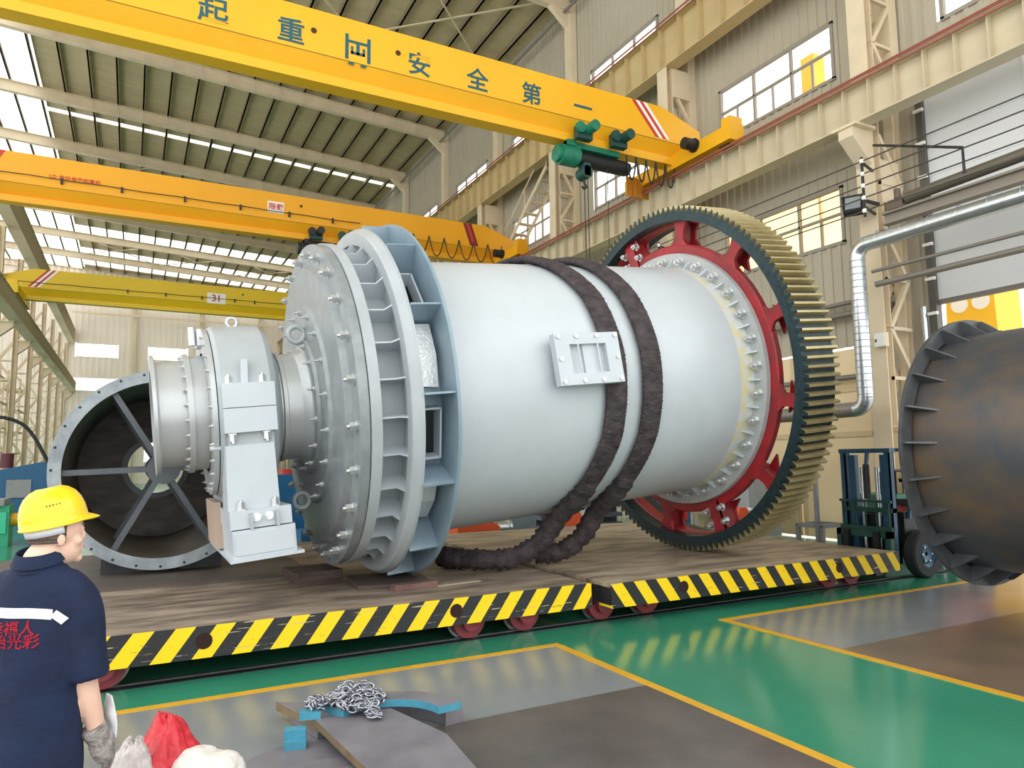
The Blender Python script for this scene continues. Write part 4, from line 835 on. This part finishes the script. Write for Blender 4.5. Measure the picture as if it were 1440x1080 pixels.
# ================================================================== SACKS
def sack(name, lab, loc, size, mt, seed, tip=None, rz=0., am=1.):
    m = MB(); m.ball((0, 0, 0), 1, 64, 40); vs = []
    for x, y, z in m.v:
        v = Vector((x, y, z)); d = .26 * noise.noise(v * 1.6 + Vector((seed, 0, 0))) + am * .22 * abs(noise.noise(v * 4.0 + Vector((0, seed, 0)))) + am * .06 * noise.noise(v * 9)
        v = v * (1 + d); t = max(0, v.z)
        if tip: v.x += tip[0] * t * t; v.y += tip[1] * t * t; v.x *= 1 - tip[2] * t; v.y *= 1 - tip[2] * t
        vs.append((v.x * size[0], v.y * size[1], max(0, (v.z + 1) * .5) * size[2]))
    m.v = vs; o = m.build(name, mt); o.location = loc; o.rotation_euler = (0, 0, rz); return tag(o, lab, 'bag')
sack('plastic_sack', 'crumpled red plastic sack on the floor beside the worker', (.24, 4.62, .007), (.17, .2, .50), mat('red_plastic', 'd9303e', .35, 0, .25, 8, bump=.5, bscale=20), 2., (-.15, .1, .55))
sack('plastic_sack', 'crumpled white and grey printed sack leaning on the red sack', (.06, 4.42, .007), (.13, .15, .44), mat('white_print', 'd8d2d0', .5, 0, .0, 12, col2='a59ea0', bump=.5, bscale=25), 5., (.1, 0, .4))
sack('plastic_sack', 'white woven sack right of the red sack', (.43, 4.42, .007), (.21, .2, .33), mat('white_woven', 'ebe9e4', .55, 0, .12, 20, bump=.4, bscale=60), 9., am=.3)
# ================================================================== WORKER
SKIN = mat('skin', 'f0c8b2', .5, 0, .08, 12); NAVY = mat('navy_cloth', '0d2244', .85, 0, .3, 6, bump=.25, bscale=40); NAVYD = mat('navy_trousers', '14233c', .85, 0, .2, 6)
HATM = mat('helmet_yellow', 'fbd40f', .3, 0, .03, 3, coat=.4); HAIR = mat('hair_dark', '6a5a50', .8, 0, .3, 40, bump=.5); REFL = mat('reflective_white', 'e9edf4', .4); REDT = mat('red_print', 'd5263f', .7)
GLOVE = mat('knit_glove', 'b3aeac', .9, 0, 0, 22, col2='77716f', bump=.8, bscale=60); SHOE = mat('shoe_black', '1c1b1b', .6)
PW = thing('person', 'worker seen from behind in yellow helmet and navy short-sleeved work shirt', 'person', (-.318, 3.564, 0), -.488)
def ring(c, rx, ry, n=28, tilt=0., lean=0.):
    return [(c[0] + rx * math.cos(2 * PI * i / n), c[1] + ry * math.sin(2 * PI * i / n), c[2] + tilt * rx * math.cos(2 * PI * i / n) + lean * ry * math.sin(2 * PI * i / n)) for i in range(n)]
def limb(mb, pts, n=16): # (x,y,z,r)
    P = [Vector(p[:3]) for p in pts]; rr = [p[3] for p in pts]
    idx = smooth(P, 4); rad_ = []
    for i in range(len(rr) - 1): rad_ += [rr[i] + (rr[i + 1] - rr[i]) * j / 4 for j in range(4)]
    rad_.append(rr[-1]); mb.tube(idx, 1, n, True, 1., lambda i: rad_[i])
def remesh(o, vox, sm=6):
    r = o.modifiers.new('remesh', 'REMESH'); r.mode = 'VOXEL'; r.voxel_size = vox; r.use_smooth_shade = True
    s = o.modifiers.new('smooth', 'SMOOTH'); s.factor = .5; s.iterations = sm
HM = T((.045, .02, 1.612)) @ RZ(-.66)            # head frame: +y = face
b = MB()
hd = MB()
hd.ball((0, .005, .03), 1, 28, 20, (.077, .097, .105))            # skull
hd.ball((0, .035, -.055), 1, 24, 16, (.058, .068, .075))          # jaw
hd.ball((0, .085, -.105), 1, 16, 10, (.026, .022, .022))          # chin
hd.ball((0, .100, -.012), 1, 12, 10, (.013, .020, .028))          # nose
for s in (-1, 1):
    hd.ball((s * .078, -.005, -.015), 1, 12, 10, (.010, .022, .034), )                   # ears
    hd.ball((s * .03, .088, .018), 1, 10, 8, (.016, .012, .010)); hd.ball((s * .045, .068, -.03), 1, 10, 8, (.024, .022, .022))
hd.ball((0, .098, -.058), 1, 12, 8, (.026, .012, .010))           # mouth
b.add([tuple(HM @ Vector(v)) for v in hd.v], hd.f, True)
limb(b, [(0, -.02, 1.42, .085), (.008, -.018, 1.50, .066), (.03, .0, 1.55, .060), (.045, .015, 1.60, .06)])
for s in (1, -1):
    limb(b, [(s * .14, 0, 1.40, .058), (s * .185, .0, 1.27, .054), (s * .195, .01, 1.12, .050), (s * .198, .02, 1.02, .047), (s * .205, .04, .94, .045), (s * .215, .065, .86, .037), (s * .222, .08, .79, .030), (s * .228, .09, .73, .033)])
    limb(b, [(s * .1, 0, .95, .09), (s * .105, .01, .7, .075), (s * .105, .02, .48, .055), (s * .105, 0, .3, .052), (s * .105, -.02, .1, .04), (s * .105, 0, .06, .04)])
limb(b, [(0, 0, .85, .13), (0, 0, 1.1, .12), (0, 0, 1.3, .13), (0, 0, 1.44, .08)])
bo = b.build('body', SKIN, PW); remesh(bo, .007, 5)
# eyes and brows
for s in (-1, 1):
    MB().ball(HM @ Vector((s * .03, .088, .012)), .010, 12, 8).build('eye', WHITE, PW)
    MB().bar(HM @ Vector((s * .015, .098, .034)), HM @ Vector((s * .048, .09, .036)), .008, .006).build('eyebrow', HAIR, PW)
MB().bar(HM @ Vector((-.02, .104, -.058)), HM @ Vector((.02, .104, -.058)), .006, .006).build('lips', mat('lip', 'b86a62', .5), PW)
# hair: cropped nape
hr = MB(); rg = []
for z, f in ((.06, 1.0), (.03, 1.02), (.0, 1.02), (-.02, 1.0), (-.032, .99)):
    rg.append([tuple(HM @ Vector((f * .081 * math.cos(a), .004 + f * .101 * math.sin(a) * (1 if z > -.02 else .97), z))) for a in [PI * .98 + PI * 1.04 * i / 24 for i in range(25)]])
for i in range(len(rg) - 1): hr.add(rg[i] + rg[i + 1], [(j, j + 1, 26 + j, 25 + j) for j in range(24)], True)
o = hr.build('hair', HAIR, PW); sol = o.modifiers.new('s', 'SOLIDIFY'); sol.thickness = .006; sol.offset = 0
# helmet
HH = HM @ T((0, -.005, .045)) @ RX(.20)
h = MB(); rings = []
for z, f in ((-.005, 1.07), (0, 1.075), (.004, 1.01), (.03, 1.0), (.06, .97), (.09, .89), (.115, .77), (.135, .58), (.146, .36), (.150, .12), (.151, .01)):
    rings.append([tuple(HH @ Vector((f * .104 * math.cos(a), f * .126 * math.sin(a) + (0 if f < 1.02 else .004), z + (.006 * math.exp(-(f * .112 * math.cos(a) / .02) ** 2) if .02 < z < .15 else 0)))) for a in [2 * PI * i / 48 for i in range(48)]])
h.loft(rings, False); HEL = h.build('helmet', HATM, PW); HEL.modifiers.new('s', 'SOLIDIFY').thickness = .003
v = MB(); ra = []; rb_ = []
for i in range(17):
    a = PI * .14 + PI * .72 * i / 16; k = math.sin((a - PI * .14) / (PI * .72) * PI)
    ra.append(tuple(HH @ Vector((.104 * math.cos(a), .126 * math.sin(a), .008)))); rb_.append(tuple(HH @ Vector((.108 * math.cos(a), (.132 + .040 * k) * math.sin(a) + 0, -.004 - .012 * k))))
v.add(ra + rb_, [(i, i + 1, 18 + i, 17 + i) for i in range(16)], True); vo = v.build('visor', HATM, HEL); vo.modifiers.new('s', 'SOLIDIFY').thickness = .005
for i in range(5):
    for s in (-1, 1): MB().cyl(HH @ Vector((s * .091, -.05 + i * .012, .086)), HH @ Vector((s * .094, -.05 + i * .012, .088)), .003, 8).build('vent_hole', HAIR, HEL)
bd_ = MB(); r1 = []; r2 = []
for i in range(25):
    a = PI + PI * i / 24; r1.append(tuple(HH @ Vector((.092 * math.cos(a), .112 * math.sin(a), .002)))); r2.append(tuple(HH @ Vector((.088 * math.cos(a), .108 * math.sin(a), -.036))))
bd_.add(r1 + r2, [(i, i + 1, 26 + i, 25 + i) for i in range(24)], True); o = bd_.build('head_band', REFL, HEL); o.modifiers.new('s', 'SOLIDIFY').thickness = .003
# shirt
s_ = MB()
s_.loft([ring((.0, 0, z), rx, ry, 36, t) for z, rx, ry, t in ((.60, .205, .145, 0), (.72, .205, .145, 0), (.85, .198, .138, 0), (1.0, .198, .135, 0), (1.12, .200, .138, 0), (1.24, .205, .138, 0), (1.33, .200, .130, 0), (1.40, .175, .115, 0), (1.455, .130, .098, 0), (1.495, .092, .082, 0))])
for s in (1, -1): limb(s_, [(s * .09, 0, 1.42, .070), (s * .14, 0, 1.375, .080), (s * .180, .0, 1.28, .082), (s * .192, .008, 1.18, .081), (s * .198, .018, 1.08, .084), (s * .202, .022, 1.035, .087)])
for i in range(len(s_.v)):
    x, y, z = s_.v[i]; dd = .016 * noise.noise((x * 9 + z * 4, y * 9, z * 4)) + .008 * noise.noise((x * 24 + z * 9, y * 20, z * 7)); 
    if z < 1.4: y2 = dd if y > 0 else -dd; s_.v[i] = (x * (1 + dd * 2), y + y2, z)
SH = s_.build('shirt', NAVY, PW); remesh(SH, .012, 5)
cl = MB(); cl.loft([ring((.002, -.012 + .0, z), r, r * .95, 28, 0, .25) for z, r in ((1.485, .092), (1.51, .082), (1.535, .076), (1.548, .077), (1.552, .081), (1.535, .088), (1.505, .098))], False); o = cl.build('collar', NAVY, SH)
# folds
# reflective tape and print on the back (back faces -y)
def wrap(o, off=.004):
    k = o.modifiers.new('wrap', 'SHRINKWRAP'); k.target = SH; k.wrap_method = 'PROJECT'; k.use_project_y = True; k.use_project_x = False; k.use_project_z = False; k.use_positive_direction = True; k.use_negative_direction = True; k.offset = off
tp = MB(); N_ = 40; vs = []
for i in range(N_ + 1):
    x = -.20 + .325 * i / N_; zc = 1.325 - .03 * (x + .06) - .9 * max(0, x - .02) ** 2
    vs += [(x, -.17, zc - .019), (x, -.17, zc + .019)]
tp.add(vs, [(2 * i, 2 * i + 2, 2 * i + 3, 2 * i + 1) for i in range(N_)], True); o = tp.build('reflective_tape', REFL, SH); wrap(o)
tp = MB(); tp.add([(.110, -.17, 1.312), (.155, -.17, 1.268), (.178, -.17, 1.290), (.136, -.17, 1.325), (.122, -.17, 1.305), (.165, -.17, 1.279)], [(0, 1, 5, 4), (4, 5, 2, 3)]); o = tp.build('reflective_tape', REFL, SH); wrap(o, .006)
for body, x, z, sz in (('是幸福人', -.035, 1.262, .058), ('享强治光彩', -.045, 1.212, .058)):
    me = text_mesh(body, sz); me.materials.clear(); me.materials.append(REDT)
    o = inst('back_print', me, SH, T((x, -.17, z)) @ RX(PI / 2) ); me.transform(T((x, -.17, z)) @ Matrix.Shear('XZ', 4, (.0, .0)) @ RX(PI / 2)); o.matrix_local = Matrix(); wrap(o, .003)
# trousers and shoes
tz = MB()
for s in (1, -1): limb(tz, [(s * .08, 0, .86, .08), (s * .095, .0, .74, .098), (s * .105, .01, .58, .098), (s * .105, .01, .4, .088), (s * .105, -.01, .2, .08), (s * .105, -.01, .09, .078)])
limb(tz, [(0, 0, .70, .09), (0, 0, .78, .11), (0, 0, .9, .11)]); TR = tz.build('trousers', NAVYD, PW); remesh(TR, .015, 4)
for s in (1, -1):
    sh = MB(); sh.loft([ring((s * .105, .04, z), rx, ry, 24) for z, rx, ry in ((.0, .05, .14), (.03, .054, .145), (.06, .05, .13), (.10, .042, .08))]); sh.build('shoe', SHOE, PW)
# gloves: palm, four fingers, thumb
def glove(s):
    g = MB(); W_ = Vector((s * .222, .08, .79)); Rm = T(W_) @ RY(-s * .35) @ RX(.35)
    def L(pts): limb(g, [tuple(Rm @ Vector((s * p[0], p[1], p[2]))) + (p[3],) for p in pts], 12)
    L([(0, 0, .04, .052), (0, 0, .0, .046), (0, .0, -.03, .042)])
    g.add([tuple(Rm @ Vector(p)) for p in [(x, y, z) for z, hx, hy in ((-.02, .030, .042), (-.06, .030, .052), (-.105, .026, .050)) for x, y in ((-hx, -hy), (hx, -hy), (hx, hy), (-hx, hy))]], [(3, 2, 1, 0), (8, 9, 10, 11)] + [(k * 4 + i, k * 4 + (i + 1) % 4, k * 4 + 4 + (i + 1) % 4, k * 4 + 4 + i) for k in (0, 1) for i in range(4)])
    for j, (y, l) in enumerate(((.034, .070), (.012, .080), (-.012, .074), (-.034, .058))):
        L([(0, y, -.085, .0125), (-.004, y, -.105, .0125), (-.014, y * 1.05, -.105 - l * .45, .0115), (-.034, y * 1.05, -.105 - l * .75, .0105), (-.052, y * 1.0, -.105 - l * .88, .0095)])
    L([(-.004, .03, -.035, .016), (-.012, .056, -.06, .015), (-.024, .066, -.09, .013), (-.034, .066, -.115, .011)])
    o = g.build('glove', GLOVE, PW); remesh(o, .0045, 4)
glove(1); glove(-1)
o = MB(); n_ = 12
vs = []
for i in range(n_ + 1):
    z = .99 - .22 * i / n_; w = .012 + .028 * math.sin(i / n_ * PI * .8)
    vs += [(.215 - .01 * math.sin(i * .6), .16 + .01 * math.sin(i), z - .06), (.23 + w, .15, z - .07)]
o.add(vs, [(2 * i, 2 * i + 1, 2 * i + 3, 2 * i + 2) for i in range(n_)], True)
rg_ = o.build('cloth_rag', REFL); rg_.modifiers.new('s', 'SOLIDIFY').thickness = .006; rg_.matrix_world = T((-.318, 3.564, 0)) @ RZ(-.488)
tag(rg_, 'small white rag held beside the gloved forearm of the worker', 'rag')
